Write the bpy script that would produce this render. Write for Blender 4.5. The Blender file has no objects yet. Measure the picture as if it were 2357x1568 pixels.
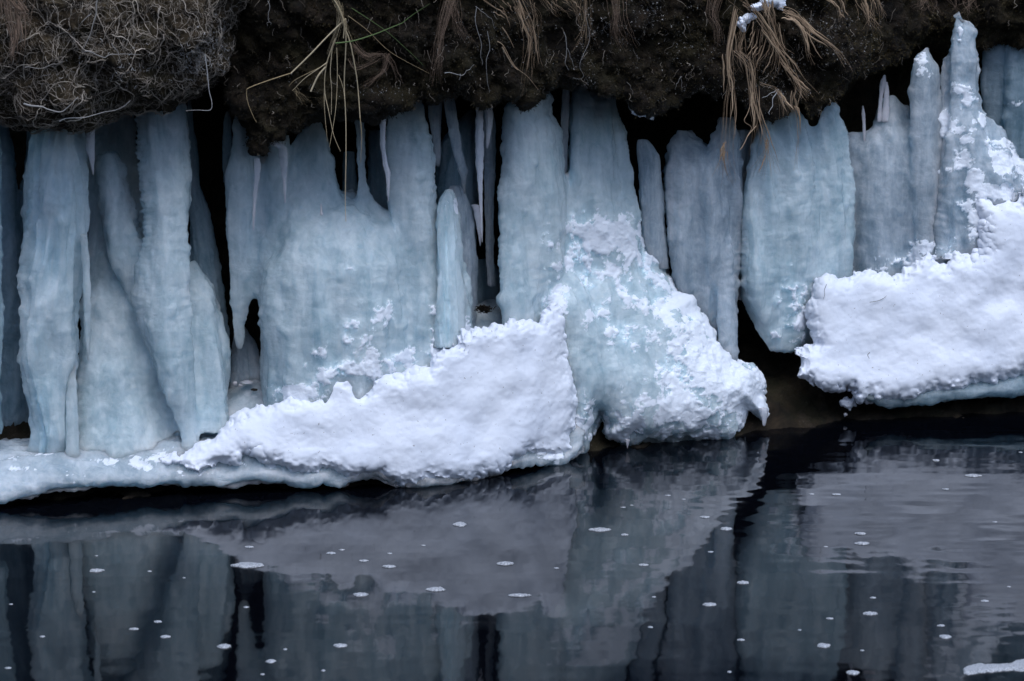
import bpy, math, random
import numpy as np
from mathutils import Vector
R = math.radians
rng = np.random.default_rng(7)
random.seed(7)
C = bpy.context.scene.collection
MAT = {}

# ------------------------------------------------------------------ camera frame
H = 2.9; PITCH = 11.0; T = math.tan(R(6.5)); CP, SP = math.cos(R(PITCH)), math.sin(R(PITCH))
def line_depth(Y):
    return H / np.tan(R(PITCH) + np.arctan((np.asarray(Y, float) - 784) / 784 * T))
_fx = np.array([-400, 0, 300, 600, 1000, 1200, 1330, 1400, 1700, 1780, 2000, 2357, 2800], float)
_fy = np.array([1195, 1172, 1150, 1135, 1122, 1090, 1060, 1042, 1015, 995, 975, 958, 940], float)
_gx = np.arange(-400, 2801, 4.0)
_g = np.interp(_gx, _fx, line_depth(_fy))
_k = np.exp(-0.5 * (np.arange(-30, 31) / 12.0) ** 2); _k /= _k.sum()
_g = np.convolve(np.pad(_g, 30, mode='edge'), _k, 'valid')
def front(X): return np.interp(X, _gx, _g)          # depth of the bank's foot across the stream
def P(X, Y, d, n=None):
    X = np.asarray(X, float); Y = np.asarray(Y, float); D = front(X) + d
    u = (X - 1178.5) / 784 * T; v = (784 - Y) / 784 * T
    t = D / (CP + SP * v)
    return np.stack([u * t, D + 0 * u * t, H + t * (-SP + CP * v)], -1)
def W(X, Y, z=0.0):                                   # point at height z
    u = (X - 1178.5) / 784 * T; v = (784 - Y) / 784 * T
    t = (H - z) / (SP - CP * v)
    return np.array([u * t, t * (CP + SP * v), z])
def mpx(X): return T * front(X) / 784 / CP

# ------------------------------------------------------------------ noise
_perm = np.random.default_rng(3).permutation(256).astype(np.int32); _perm = np.concatenate([_perm, _perm, _perm])
_gr = np.random.default_rng(4).normal(size=(256, 3)).astype(np.float32); _gr /= np.linalg.norm(_gr, axis=1)[:, None]
def noise(x, y, z=0.0):
    x, y, z = np.broadcast_arrays(np.asarray(x, np.float32), np.asarray(y, np.float32), np.asarray(z, np.float32))
    xi, yi, zi = np.floor(x).astype(np.int32), np.floor(y).astype(np.int32), np.floor(z).astype(np.int32)
    xf, yf, zf = x - xi, y - yi, z - zi
    f = lambda t: t * t * t * (t * (t * 6 - 15) + 10)
    u, v, w = f(xf), f(yf), f(zf)
    r = 0
    for i in (0, 1):
        for j in (0, 1):
            for k in (0, 1):
                h = _perm[_perm[_perm[(xi + i) & 255] + ((yi + j) & 255)] + ((zi + k) & 255)]
                g = _gr[h]
                d = g[..., 0] * (xf - i) + g[..., 1] * (yf - j) + g[..., 2] * (zf - k)
                r = r + d * (u if i else 1 - u) * (v if j else 1 - v) * (w if k else 1 - w)
    return r * 1.5
def fbm(x, y, z=0.0, o=4, g=0.5):
    r = 0; a = 1.0; s = 1.0
    for i in range(o):
        r = r + a * noise(np.asarray(x) * s + 17.3 * i, np.asarray(y) * s + 5.1 * i, np.asarray(z) * s + 9.7 * i)
        a *= g; s *= 2.03
    return r
def billow(x, y, z=0.0, o=3):
    r = 0; a = 1.0; s = 1.0
    for i in range(o):
        r = r + a * (np.abs(noise(np.asarray(x) * s + 7.7 * i, np.asarray(y) * s + 3.3 * i, np.asarray(z) * s + i)) - 0.25)
        a *= 0.5; s *= 2.1
    return r
def sstep(a, b, x):
    t = np.clip((x - a) / (b - a), 0, 1); return t * t * (3 - 2 * t)

# ------------------------------------------------------------------ objects
def props(o, label=None, cat=None, group=None, kind=None):
    if label: o['label'] = label
    if cat: o['category'] = cat
    if group: o['group'] = group
    if kind: o['kind'] = kind
    return o
def make(name, verts, faces, mat, label=None, cat=None, group=None, kind=None, parent=None, snow=None, loc=None, smooth=True, extra=None):
    verts = np.asarray(verts, float)
    if loc is None and parent is None:
        loc = [verts[:, 0].mean(), verts[:, 1].mean(), verts[:, 2].min()]
    if parent is not None:
        verts = verts - np.array(parent.location); loc = [0, 0, 0]
    verts = verts - np.asarray(loc)
    me = bpy.data.meshes.new(name)
    if isinstance(faces, np.ndarray):
        n, k = faces.shape
        me.vertices.add(len(verts)); me.vertices.foreach_set('co', verts.astype(np.float32).ravel())
        me.loops.add(n * k); me.loops.foreach_set('vertex_index', faces.astype(np.int32).ravel())
        me.polygons.add(n); me.polygons.foreach_set('loop_start', np.arange(0, n * k, k, dtype=np.int32))
        me.polygons.foreach_set('loop_total', np.full(n, k, dtype=np.int32))
        me.update(calc_edges=True); me.validate()
    else:
        me.from_pydata([tuple(v) for v in verts], [], faces)
    if smooth: me.polygons.foreach_set('use_smooth', np.ones(len(me.polygons), dtype=bool))
    if snow is not None:
        a = me.attributes.new('snow', 'FLOAT', 'POINT'); a.data.foreach_set('value', snow.astype(np.float32))
    if extra is not None:
        a = me.attributes.new('tone', 'FLOAT', 'POINT'); a.data.foreach_set('value', extra.astype(np.float32))
    me.materials.append(MAT[mat])
    o = bpy.data.objects.new(name, me); C.objects.link(o)
    o.location = loc
    if parent is not None: o.parent = parent
    return props(o, label, cat, group, kind)

def vnormals(v, q):
    n = np.zeros_like(v)
    fn = np.cross(v[q[:, 2]] - v[q[:, 0]], v[q[:, 3]] - v[q[:, 1]])
    for k in range(4): np.add.at(n, q[:, k], fn)
    return n / np.maximum(np.linalg.norm(n, axis=1), 1e-12)[:, None]

def nets(F, ax, ay, az):
    """naive surface nets; F<0 inside. returns verts in axis coords, quads"""
    F = F.astype(np.float32)
    nx, ny, nz = F.shape
    s = F < 0
    cs = np.zeros((nx - 1, ny - 1, nz - 1), np.int8)
    for i in (0, 1):
        for j in (0, 1):
            for k in (0, 1):
                cs += s[i:nx - 1 + i, j:ny - 1 + j, k:nz - 1 + k]
    act = (cs > 0) & (cs < 8)
    idx = np.argwhere(act)
    vid = np.full(act.shape, -1, np.int64); vid[act] = np.arange(len(idx))
    acc = np.zeros((len(idx), 3)); cnt = np.zeros(len(idx))
    cor = [(i, j, k) for i in (0, 1) for j in (0, 1) for k in (0, 1)]
    val = {c: F[idx[:, 0] + c[0], idx[:, 1] + c[1], idx[:, 2] + c[2]] for c in cor}
    for a in cor:
        for ax_ in range(3):
            if a[ax_] == 0:
                b = list(a); b[ax_] = 1; b = tuple(b)
                fa, fb = val[a], val[b]; m = (fa < 0) != (fb < 0)
                t = np.where(m, fa / np.where(fa == fb, 1, fa - fb), 0)
                p = np.array(a, float)[None].repeat(len(idx), 0); p[:, ax_] += t
                acc += p * m[:, None]; cnt += m
    v = idx + acc / np.maximum(cnt, 1)[:, None]
    quads = []
    for a in range(3):
        b, c = (a + 1) % 3, (a + 2) % 3
        sl0 = [slice(None)] * 3; sl1 = [slice(None)] * 3
        sl0[a] = slice(0, -1); sl1[a] = slice(1, None)
        cr = s[tuple(sl0)] != s[tuple(sl1)]
        e = np.argwhere(cr)
        ok = (e[:, b] > 0) & (e[:, c] > 0) & (e[:, b] < F.shape[b] - 1) & (e[:, c] < F.shape[c] - 1)
        e = e[ok]
        inside0 = s[e[:, 0], e[:, 1], e[:, 2]]
        def cell(db, dc):
            q = e.copy(); q[:, b] -= db; q[:, c] -= dc
            return vid[q[:, 0], q[:, 1], q[:, 2]]
        q = np.stack([cell(1, 1), cell(0, 1), cell(0, 0), cell(1, 0)], 1)
        q[~inside0] = q[~inside0][:, ::-1]
        quads.append(q)
    q = np.concatenate(quads)
    q = q[(q >= 0).all(1)]
    vx = np.interp(v[:, 0], np.arange(nx), ax); vy = np.interp(v[:, 1], np.arange(ny), ay); vz = np.interp(v[:, 2], np.arange(nz), az)
    return np.stack([vx, vy, vz], 1), q

def orient(v, q):
    """image Y runs down and d away, so the mapping keeps or flips the winding: test on the vertex facing the viewer most"""
    n = vnormals(v, q)
    i = np.argmin(v[:, 1])
    if n[i, 1] > 0: q = q[:, ::-1].copy(); n = -n
    return q, n

def rowfn(rows, sig=5.0):
    r = sorted(rows); Y = np.array([a[0] for a in r], float)
    xl = np.array([a[1] for a in r], float); xr = np.array([a[2] for a in r], float)
    g = np.arange(Y[0], Y[-1] + 1, 1.0)
    c = np.interp(g, Y, (xl + xr) / 2); w = np.interp(g, Y, (xr - xl) / 2)
    n = int(sig * 3); k = np.exp(-0.5 * (np.arange(-n, n + 1) / sig) ** 2); k /= k.sum()
    if len(g) > 2 * n + 2:
        sm = lambda a: np.convolve(np.pad(a, n, mode='edge'), k, 'valid')
        c, w = sm(c), sm(w)
    return g, c, np.maximum(w, 0.6)

def dust_value(X, Y, blobs):
    v = np.zeros_like(X)
    for (x, y, rx, ry, s) in blobs:
        q = np.sqrt(((X - x) / rx) ** 2 + ((Y - y) / ry) ** 2)
        v = np.maximum(v, s * np.exp(-1.1 * q ** 2))
    return v

def snowmask(X, Y, V, blobs):
    b = dust_value(X, Y, blobs); x, y, z = V.T
    a = b + 0.66 * fbm(x * 13, y * 13, z * 13, 6, 0.70)
    return sstep(0.30, 0.72, a) * sstep(0.03, 0.10, b)
def column(name, rows, d, label=None, cat='ice column', group=None, kd=0.85, seg=56, step=3.0, mat='ice', ripple=1.0, flute=1.0, lean=None, dust=None, seed=0, parent=None, sig=5.0, saw=0.0):
    """a tapering, rippled ice column lofted through (Y, xL, xR) rows; d is a number or [(Y, d), ...]"""
    g, c, w = rowfn(rows, sig)
    Ys = np.arange(g[0], g[-1] + 0.1, step)
    c = np.interp(Ys, g, c); w = np.interp(Ys, g, w)
    dd = np.full(len(Ys), d) if np.isscalar(d) else np.interp(Ys, [a[0] for a in d], [a[1] for a in d])
    th = np.linspace(0, 2 * np.pi, seg, endpoint=False)
    TH, YY = np.meshgrid(th, Ys); CC = c[:, None]; WW = w[:, None]; S = 13.7 * (seed + 1)
    ct, st = np.cos(TH), np.sin(TH)
    sz = np.clip(WW / 45.0, 0.12, 1.0)
    px = ct * WW + CC
    lob = fbm(ct * 1.3 + S, st * 1.3 * kd, YY / 230.0 + S, 3) * 0.22 * flute \
        + noise(ct * 3.4 + S, st * 3.4, YY / 130.0) * 0.10 * flute * np.clip(WW / 30, .3, 1)
    rip = (billow(ct * 1.6 + S, st * 1.6, YY / 24.0, 2) * 5.2 + noise(ct * 1.1, st * 1.1 + S, YY / 9.5) * 1.1) * ripple * sz
    rip += fbm(ct * 3 + S, st * 3, YY / 45.0, 3) * 2.6 * sz * ripple
    if saw: rip += saw * (np.abs(((YY + 6 * noise(ct + S, st, YY / 40)) / 13.0) % 1 - 0.5) * 2 - 0.5) * np.clip(np.abs(ct) - 0.55, 0, 1) * 2.2
    rip *= (0.28 + 0.72 * np.abs(ct) ** 3) * np.clip(0.75 + 1.5 * noise(YY / 120.0 + S, ct * 0.8, st), 0.1, 1.6)
    lob += (0.14 - np.abs(noise(ct * 2.3 + S, st * 2.3, YY / 240.0 + 3))) * 0.55 * flute * np.clip(WW / 40, .1, 1)
    bead = np.clip(1 - WW / 20.0, 0, 1) * (0.30 * noise(YY / 17.0, S) + 0.16 * noise(YY / 7.0, S + 5, ct))
    rip += np.maximum(noise(ct * 3.5 + S, st * 3.5, YY / 30.0) - 0.22, 0) * 14 * sz + noise(ct + S, st, YY / 11.0) * 0.5 * sz
    rad = WW * (1 + lob + bead) + rip
    rad = np.maximum(rad, 0.5)
    X = CC + ct * rad
    M = mpx(CC)
    D = dd[:, None] + st * rad * kd * M
    V = P(X, YY, D).reshape(-1, 3)
    m = len(Ys); i = np.arange(m - 1)[:, None] * seg; j = np.arange(seg)[None]; j2 = (j + 1) % seg
    q = np.stack([i + j, i + j2, i + seg + j2, i + seg + j], -1).reshape(-1, 4)
    nv = len(V)
    top = P(c[0], Ys[0] - 2, dd[0]); bot = P(c[-1], Ys[-1] + 3, dd[-1])
    V = np.vstack([V, top[None], bot[None]])
    t = np.arange(seg); t2 = (t + 1) % seg
    capT = [(int(b), int(a), nv) for a, b in zip(t, t2)]
    base = (m - 1) * seg
    capB = [(int(base + a), int(base + b), nv + 1) for a, b in zip(t, t2)]
    faces = [tuple(int(z) for z in r) for r in q] + capT + capB
    sn = np.zeros(len(V))
    if dust:
        sn[:nv] = snowmask(X.ravel(), YY.ravel(), V[:nv], dust)
    return make(name, V, faces, mat, label, cat, group, parent=parent, snow=sn)

def poly_sdf(XX, YY, pts):
    """positive inside, pixels"""
    p = np.array(pts, float); q = np.roll(p, -1, 0)
    d = np.full(XX.shape, 1e9); ins = np.zeros(XX.shape, bool)
    for (x0, y0), (x1, y1) in zip(p, q):
        ex, ey = x1 - x0, y1 - y0
        t = np.clip(((XX - x0) * ex + (YY - y0) * ey) / max(ex * ex + ey * ey, 1e-9), 0, 1)
        d = np.minimum(d, (XX - x0 - t * ex) ** 2 + (YY - y0 - t * ey) ** 2)
        if y0 != y1:
            c = ((y0 > YY) != (y1 > YY)) & (XX < (x1 - x0) * (YY - y0) / (y1 - y0) + x0)
            ins ^= c
    return np.where(ins, 1, -1) * np.sqrt(d)

def smin(a, b, k):
    h = np.clip(0.5 + 0.5 * (b - a) / k, 0, 1)
    return b * (1 - h) + a * h - k * h * (1 - h)

def fused(name, parts, xr, yr, dr, label, cat, step=3.0, sd=0.007, k=16, disp=1.0, dust=None, group=None, mat='ice', saw=None, bodies=(), kb=26):
    """several columns frozen into one body. parts: (rows, d or profile, kd)"""
    ax = np.arange(xr[0], xr[1], step); ay = np.arange(yr[0], yr[1], step); az = np.arange(dr[0], dr[1], sd)
    F = None
    for (rows, d, kd) in parts:
        g, c, w = rowfn(rows, 9.0)
        cc = np.interp(ay, g, c); ww = np.interp(ay, g, w)
        dd = np.full(len(ay), d) if np.isscalar(d) else np.interp(ay, [a[0] for a in d], [a[1] for a in d])
        m = mpx(cc)
        a = (ax[:, None] - cc[None]) / ww[None]
        b = (az[None, :] - dd[:, None]) / (ww * m * kd)[:, None]
        f = (np.sqrt(a[:, :, None] ** 2 + b[None] ** 2) - 1) * ww[None, :, None]
        cap = np.maximum(g[0] - ay, ay - g[-1])
        f = np.maximum(f, cap[None, :, None])
        F = f if F is None else smin(F, f, k)
    for (pts, dprof, thick, Rp, back, jag) in bodies:
        XX, YY = np.meshgrid(ax, ay, indexing='ij')
        s2 = poly_sdf(XX, YY, pts) + jag * fbm(XX / 20, YY / 20, 1.7, 4, 0.6)
        d0 = dprof(XX, YY); t = thick(XX, YY) * (1 - (1 - np.clip(s2 / Rp, 0, 1)) ** 2) ** 0.6
        f = np.maximum((d0 - t)[:, :, None] - az, az - (d0 + back)[:, :, None]) / 0.0018
        f = np.where(s2[:, :, None] < 0, np.maximum(f, -s2[:, :, None]), f)
        F = smin(F, f, kb * sstep(-40, 60, 900 - YY)[:, :, None] + 1)
    v, q = nets(F, ax, ay, az)
    X, Y, D = v.T
    V = P(X, Y, D); q, n = orient(V, q)
    x, y, z = V.T
    sil = np.abs(n[:, 0]) ** 2 * np.clip(0.7 + 1.6 * noise(x * 2.2, y * 2, z * 3.3), 0.05, 1.5)
    r = billow(x * 9, y * 9, z * 22, 3) * (0.0025 + 0.0085 * sil) + fbm(x * 13, y * 13, z * 2.6, 3) * 0.013 + fbm(x * 6, y * 6, z * 1.6 + 3, 2) * 0.016 + fbm(x * 11, y * 11, z * 11, 3) * 0.004 + noise(x * 14, y * 14, z * 55) * (0.0009 + 0.003 * sil) + np.maximum(noise(x * 24, y * 24, z * 15) - 0.22, 0) * 0.02
    r = r + (0.16 - np.abs(noise(x * 7.5 + 0.3 * z, y * 7.5, z * 0.9 + 4))) * 0.042
    if saw is not None:
        e = np.interp(Y, saw[0], saw[1]); wt = np.exp(-((X - e) / 13.0) ** 2) * (1 - sstep(600, 680, Y)) * np.clip(0.8 + 1.4 * noise(Y / 45.0, 6.6), 0.1, 1.6)
        r = r + wt * 0.009 * (np.abs(((Y + 5 * noise(Y / 40, 1.3)) / 12.5) % 1 - 0.5) * 2 - 0.5)
    sn = snowmask(X, Y, V, dust) if dust else np.zeros(len(V))
    r = r * disp * (1 - 0.6 * sn) + sn * (0.004 + 0.009 * np.maximum(fbm(x * 17, y * 17, z * 17, 4, 0.6), -0.15))
    V = V + n * r[:, None]
    return make(name, V, q, mat, label, cat, group, snow=sn)

def mound(name, pts, dprof, thick, Rpx, label, cat, mat='snow', step=3.0, sd=0.006, jag=9.0, lump=1.0, dust=None, back=0.06, group=None, power=0.5, jscale=1.0, kind=None, parent=None, fine=1.0, ice=False, pit=0.0):
    """body grown from an outline: dprof(X, Y) is its middle depth in metres, thick its half thickness"""
    p = np.array(pts, float)
    ax = np.arange(p[:, 0].min() - 18, p[:, 0].max() + 18, step); ay = np.arange(p[:, 1].min() - 18, p[:, 1].max() + 18, step)
    XX, YY = np.meshgrid(ax, ay, indexing='ij')
    s = poly_sdf(XX, YY, pts)
    s = s + jag * (fbm(XX / (34 * jscale), YY / (34 * jscale), 1.7, 4, 0.6) - 0.1) - jag * 0.7 * np.abs(noise(XX / (13 * jscale), YY / (13 * jscale), 5.5))
    d0 = dprof(XX, YY)
    u = np.clip(s / Rpx, 0, 1)
    t = (thick(XX, YY) if callable(thick) else thick) * (1 - (1 - u) ** 2) ** power
    az = np.arange((d0 - t).min() - 0.03, (d0 + back).max() + 0.02, sd)
    zf = az[None, None, :] - (d0 - t)[:, :, None]
    zb = (d0 + np.minimum(back, t * 0.8))[:, :, None] - az[None, None, :]
    F = -np.minimum(zf, zb)
    F = np.where(s[:, :, None] < 0, np.maximum(F, (-s * 0.0017)[:, :, None]), F)
    v, q = nets(F, ax, ay, az)
    X, Y, D = v.T
    V = P(X, Y, D); q, n = orient(V, q)
    x, y, z = V.T
    if ice:
        r = billow(x * 8, y * 8, z * 14, 3) * 0.005 + fbm(x * 12, y * 12, z * 3, 3) * 0.011
    else:
        r = fbm(x * 4.5, y * 4.5, z * 4.5, 2) * 0.021 + np.maximum(fbm(x * 9, y * 9, z * 9, 3), -0.15) * 0.0045 + fbm(x * 26, y * 26, z * 26, 3) * 0.0016
    edge = 1 - sstep(0.0, 0.8, np.abs(-n[:, 1]))
    r = r * lump + fbm(x * 55, y * 55, z * 55, 3, 0.6) * (0.0007 + 0.0032 * edge) * fine
    sn = snowmask(X, Y, V, dust) if dust else np.zeros(len(V))
    V = V + n * r[:, None]
    return make(name, V, q, mat, label, cat, group, kind=kind, snow=sn, parent=parent)

# ------------------------------------------------------------------ materials
def newmat(name):
    m = bpy.data.materials.new(name); m.use_nodes = True
    nt = m.node_tree; nt.nodes.clear(); MAT[name] = m
    out = nt.nodes.new('ShaderNodeOutputMaterial'); b = nt.nodes.new('ShaderNodeBsdfPrincipled')
    nt.links.new(b.outputs[0], out.inputs[0])
    return m, nt, b
class G:
    def __init__(s, nt): s.nt = nt; s.tc = nt.nodes.new('ShaderNodeTexCoord')
    def n(s, t, **k):
        o = s.nt.nodes.new(t)
        for a, v in k.items(): setattr(o, a, v)
        return o
    def l(s, a, b): s.nt.links.new(a, b)
    def noise(s, scale, detail=4, rough=0.55, stretch=None, dist=0.0):
        o = s.n('ShaderNodeTexNoise'); o.inputs['Scale'].default_value = scale; o.inputs['Detail'].default_value = detail
        o.inputs['Roughness'].default_value = rough; o.inputs['Distortion'].default_value = dist
        src = s.tc.outputs['Object']
        if stretch:
            m = s.n('ShaderNodeMapping'); m.inputs['Scale'].default_value = stretch; s.l(src, m.inputs[0]); src = m.outputs[0]
        s.l(src, o.inputs['Vector']); return o.outputs['Fac']
    def ramp(s, fac, stops, interp='LINEAR'):
        o = s.n('ShaderNodeValToRGB'); e = o.color_ramp.elements; o.color_ramp.interpolation = interp
        while len(e) < len(stops): e.new(0.5)
        for i, (p, c) in enumerate(stops):
            e[i].position = p; e[i].color = (c[0], c[1], c[2], 1) if not np.isscalar(c) else (c, c, c, 1)
        s.l(fac, o.inputs[0]); return o.outputs[0]
    def mix(s, fac, a, b, mode='MIX'):
        o = s.n('ShaderNodeMix', data_type='RGBA', blend_type=mode)
        for v, i in ((fac, 0), (a, 6), (b, 7)):
            if hasattr(v, 'links'): s.l(v, o.inputs[i])
            else: o.inputs[i].default_value = v if i == 0 else (v[0], v[1], v[2], 1)
        return o.outputs[2]
    def math(s, op, a, b=0.0, clamp=False):
        o = s.n('ShaderNodeMath', operation=op); o.use_clamp = clamp
        for v, i in ((a, 0), (b, 1)):
            if hasattr(v, 'links'): s.l(v, o.inputs[i])
            else: o.inputs[i].default_value = v
        return o.outputs[0]
    def bump(s, h, strength, dist, nrm=None):
        o = s.n('ShaderNodeBump'); o.inputs['Strength'].default_value = strength; o.inputs['Distance'].default_value = dist
        s.l(h, o.inputs['Height'])
        if nrm is not None: s.l(nrm, o.inputs['Normal'])
        return o.outputs[0]
    def attr(s, name):
        o = s.n('ShaderNodeAttribute'); o.attribute_name = name; return o.outputs['Fac']

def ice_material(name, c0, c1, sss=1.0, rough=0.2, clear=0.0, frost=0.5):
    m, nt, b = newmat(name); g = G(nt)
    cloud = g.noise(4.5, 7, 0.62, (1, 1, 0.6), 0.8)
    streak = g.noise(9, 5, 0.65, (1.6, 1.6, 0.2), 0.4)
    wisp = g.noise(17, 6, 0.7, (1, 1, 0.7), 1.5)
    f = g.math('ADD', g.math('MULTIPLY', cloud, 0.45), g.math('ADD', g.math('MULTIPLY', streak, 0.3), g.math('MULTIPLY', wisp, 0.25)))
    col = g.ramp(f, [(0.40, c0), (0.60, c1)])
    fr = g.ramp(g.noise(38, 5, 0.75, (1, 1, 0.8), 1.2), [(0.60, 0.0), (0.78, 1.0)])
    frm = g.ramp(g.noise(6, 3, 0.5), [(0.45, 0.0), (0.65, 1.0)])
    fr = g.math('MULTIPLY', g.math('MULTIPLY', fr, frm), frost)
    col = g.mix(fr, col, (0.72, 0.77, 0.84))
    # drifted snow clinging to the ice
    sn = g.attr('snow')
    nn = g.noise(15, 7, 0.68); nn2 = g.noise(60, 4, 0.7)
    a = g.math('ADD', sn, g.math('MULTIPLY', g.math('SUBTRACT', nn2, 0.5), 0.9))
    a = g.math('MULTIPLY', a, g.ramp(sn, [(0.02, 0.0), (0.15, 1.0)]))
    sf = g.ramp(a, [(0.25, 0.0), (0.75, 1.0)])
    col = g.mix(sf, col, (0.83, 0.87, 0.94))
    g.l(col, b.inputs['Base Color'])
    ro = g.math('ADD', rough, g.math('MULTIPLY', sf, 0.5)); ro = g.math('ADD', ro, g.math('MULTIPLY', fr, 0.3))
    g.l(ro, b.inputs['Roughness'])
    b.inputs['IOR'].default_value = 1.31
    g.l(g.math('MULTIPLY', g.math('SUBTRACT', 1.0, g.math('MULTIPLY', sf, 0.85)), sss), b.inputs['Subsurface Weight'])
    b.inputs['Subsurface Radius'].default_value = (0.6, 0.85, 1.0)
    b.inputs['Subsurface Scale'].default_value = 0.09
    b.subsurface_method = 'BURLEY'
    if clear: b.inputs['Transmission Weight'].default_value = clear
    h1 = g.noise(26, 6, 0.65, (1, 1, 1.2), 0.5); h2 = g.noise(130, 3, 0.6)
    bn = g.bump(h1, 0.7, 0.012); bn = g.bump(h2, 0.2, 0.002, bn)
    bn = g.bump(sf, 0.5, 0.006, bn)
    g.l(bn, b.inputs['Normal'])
    return m
ice_material('ice', (0.19, 0.29, 0.34), (0.42, 0.51, 0.55))
ice_material('ice_milky', (0.32, 0.43, 0.48), (0.58, 0.655, 0.69), frost=0.9)
ice_material('ice_violet', (0.20, 0.26, 0.31), (0.48, 0.53, 0.58), frost=0.7)
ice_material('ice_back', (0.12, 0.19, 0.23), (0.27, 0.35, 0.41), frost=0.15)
ice_material('ice_clear', (0.50, 0.53, 0.60), (0.72, 0.74, 0.80), sss=0.7, rough=0.12, frost=0.5)
ice_material('ice_shelf', (0.27, 0.34, 0.39), (0.52, 0.57, 0.62), frost=1.0, rough=0.15)

m, nt, b = newmat('snow'); g = G(nt)
col = g.mix(g.ramp(g.noise(4, 3, 0.5), [(0.4, 0.0), (0.7, 1.0)]), (0.83, 0.86, 0.94), (0.78, 0.82, 0.92))
dirt = g.ramp(g.noise(85, 2, 0.5), [(0.715, 0.0), (0.74, 1.0)])
col = g.mix(g.math('MULTIPLY', dirt, 0.55), col, (0.16, 0.12, 0.10))
g.l(col, b.inputs['Base Color']); b.inputs['Roughness'].default_value = 0.7
b.inputs['Specular IOR Level'].default_value = 0.25
bn = g.bump(g.noise(55, 5, 0.7), 0.26, 0.006); bn = g.bump(g.noise(260, 3, 0.7), 0.35, 0.0014, bn)
g.l(bn, b.inputs['Normal'])

def earth_material(name, cols, moss=(0.05, 0.055, 0.012), mossy=0.5, frost=0.0):
    m, nt, b = newmat(name); g = G(nt)
    col = g.ramp(g.noise(14, 6, 0.7), [(0.35, cols[0]), (0.55, cols[1]), (0.75, cols[2])])
    mk = g.ramp(g.noise(5, 4, 0.6), [(0.45, 0.0), (0.62, 1.0)])
    col = g.mix(g.math('MULTIPLY', mk, mossy), col, g.mix(g.noise(45, 3), (moss[0] * .4, moss[1] * .4, moss[2] * .4), moss))
    sp = g.ramp(g.noise(190, 2, 0.5), [(0.66, 0.0), (0.72, 1.0)])
    spm = g.ramp(g.noise(7, 4, 0.6), [(0.48, 0.0), (0.6, 1.0)])
    col = g.mix(g.math('MULTIPLY', g.math('MULTIPLY', sp, spm), 0.35 + frost), col, (0.30, 0.30, 0.30))
    g.l(col, b.inputs['Base Color']); b.inputs['Roughness'].default_value = 0.85; b.inputs['Specular IOR Level'].default_value = 0.25
    bn = g.bump(g.noise(40, 6, 0.75), 0.9, 0.02); bn = g.bump(g.noise(210, 3, 0.7), 0.8, 0.004, bn)
    g.l(bn, b.inputs['Normal'])
earth_material('moss_earth', ((0.004, 0.0028, 0.0018), (0.016, 0.010, 0.005), (0.038, 0.024, 0.013)), moss=(0.04, 0.032, 0.008), mossy=0.5)
earth_material('root_earth', ((0.012, 0.008, 0.004), (0.05, 0.034, 0.018), (0.11, 0.08, 0.045)), mossy=0.2, frost=0.3)
earth_material('sky_blocker_earth', ((0.02, 0.028, 0.036), (0.05, 0.062, 0.078), (0.12, 0.14, 0.18)), moss=(0.02, 0.03, 0.03), mossy=0.3)  # for the added, unseen slope that blocks the low sky
earth_material('mud', ((0.010, 0.008, 0.005), (0.028, 0.019, 0.011), (0.055, 0.037, 0.021)), mossy=0.2)

def strand_material(name, c0, c1, rough=0.6):
    m, nt, b = newmat(name); g = G(nt)
    t = g.attr('tone'); n = g.noise(60, 2)
    f = g.math('ADD', g.math('MULTIPLY', t, 0.75), g.math('MULTIPLY', n, 0.25))
    g.l(g.ramp(f, [(0.1, c0), (0.9, c1)]), b.inputs['Base Color']); b.inputs['Roughness'].default_value = rough
    b.inputs['Specular IOR Level'].default_value = 0.3
strand_material('straw', (0.12, 0.07, 0.04), (0.58, 0.41, 0.27))
strand_material('straw_pale', (0.32, 0.22, 0.10), (0.66, 0.54, 0.36))
strand_material('hair_root', (0.07, 0.042, 0.028), (0.36, 0.25, 0.18))
strand_material('pale_root', (0.20, 0.18, 0.16), (0.55, 0.54, 0.54))
strand_material('grey_root', (0.03, 0.02, 0.012), (0.62, 0.53, 0.44))
strand_material('green_blade', (0.05, 0.09, 0.03), (0.14, 0.20, 0.07))
strand_material('moss', (0.004, 0.003, 0.0012), (0.10, 0.070, 0.022))
strand_material('debris', (0.008, 0.006, 0.004), (0.05, 0.035, 0.02))

m, nt, b = newmat('water'); g = G(nt)
b.inputs['Base Color'].default_value = (0.0012, 0.0016, 0.003, 1); b.inputs['Roughness'].default_value = 0.045; b.inputs['IOR'].default_value = 1.255
bn = g.bump(g.noise(7, 3, 0.5, (1, 0.45, 1)), 0.08, 0.01)
g.l(bn, b.inputs['Normal'])

m, nt, b = newmat('foam'); g = G(nt)
g.l(g.ramp(g.noise(190, 2, 0.6), [(0.35, (0.20, 0.21, 0.23)), (0.62, (0.58, 0.59, 0.62))]), b.inputs['Base Color'])
b.inputs['Roughness'].default_value = 0.35
v = g.n('ShaderNodeTexVoronoi'); v.inputs['Scale'].default_value = 220; g.l(g.tc.outputs['Object'], v.inputs['Vector'])
g.l(g.bump(v.outputs['Distance'], 0.8, 0.003), b.inputs['Normal'])

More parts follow.
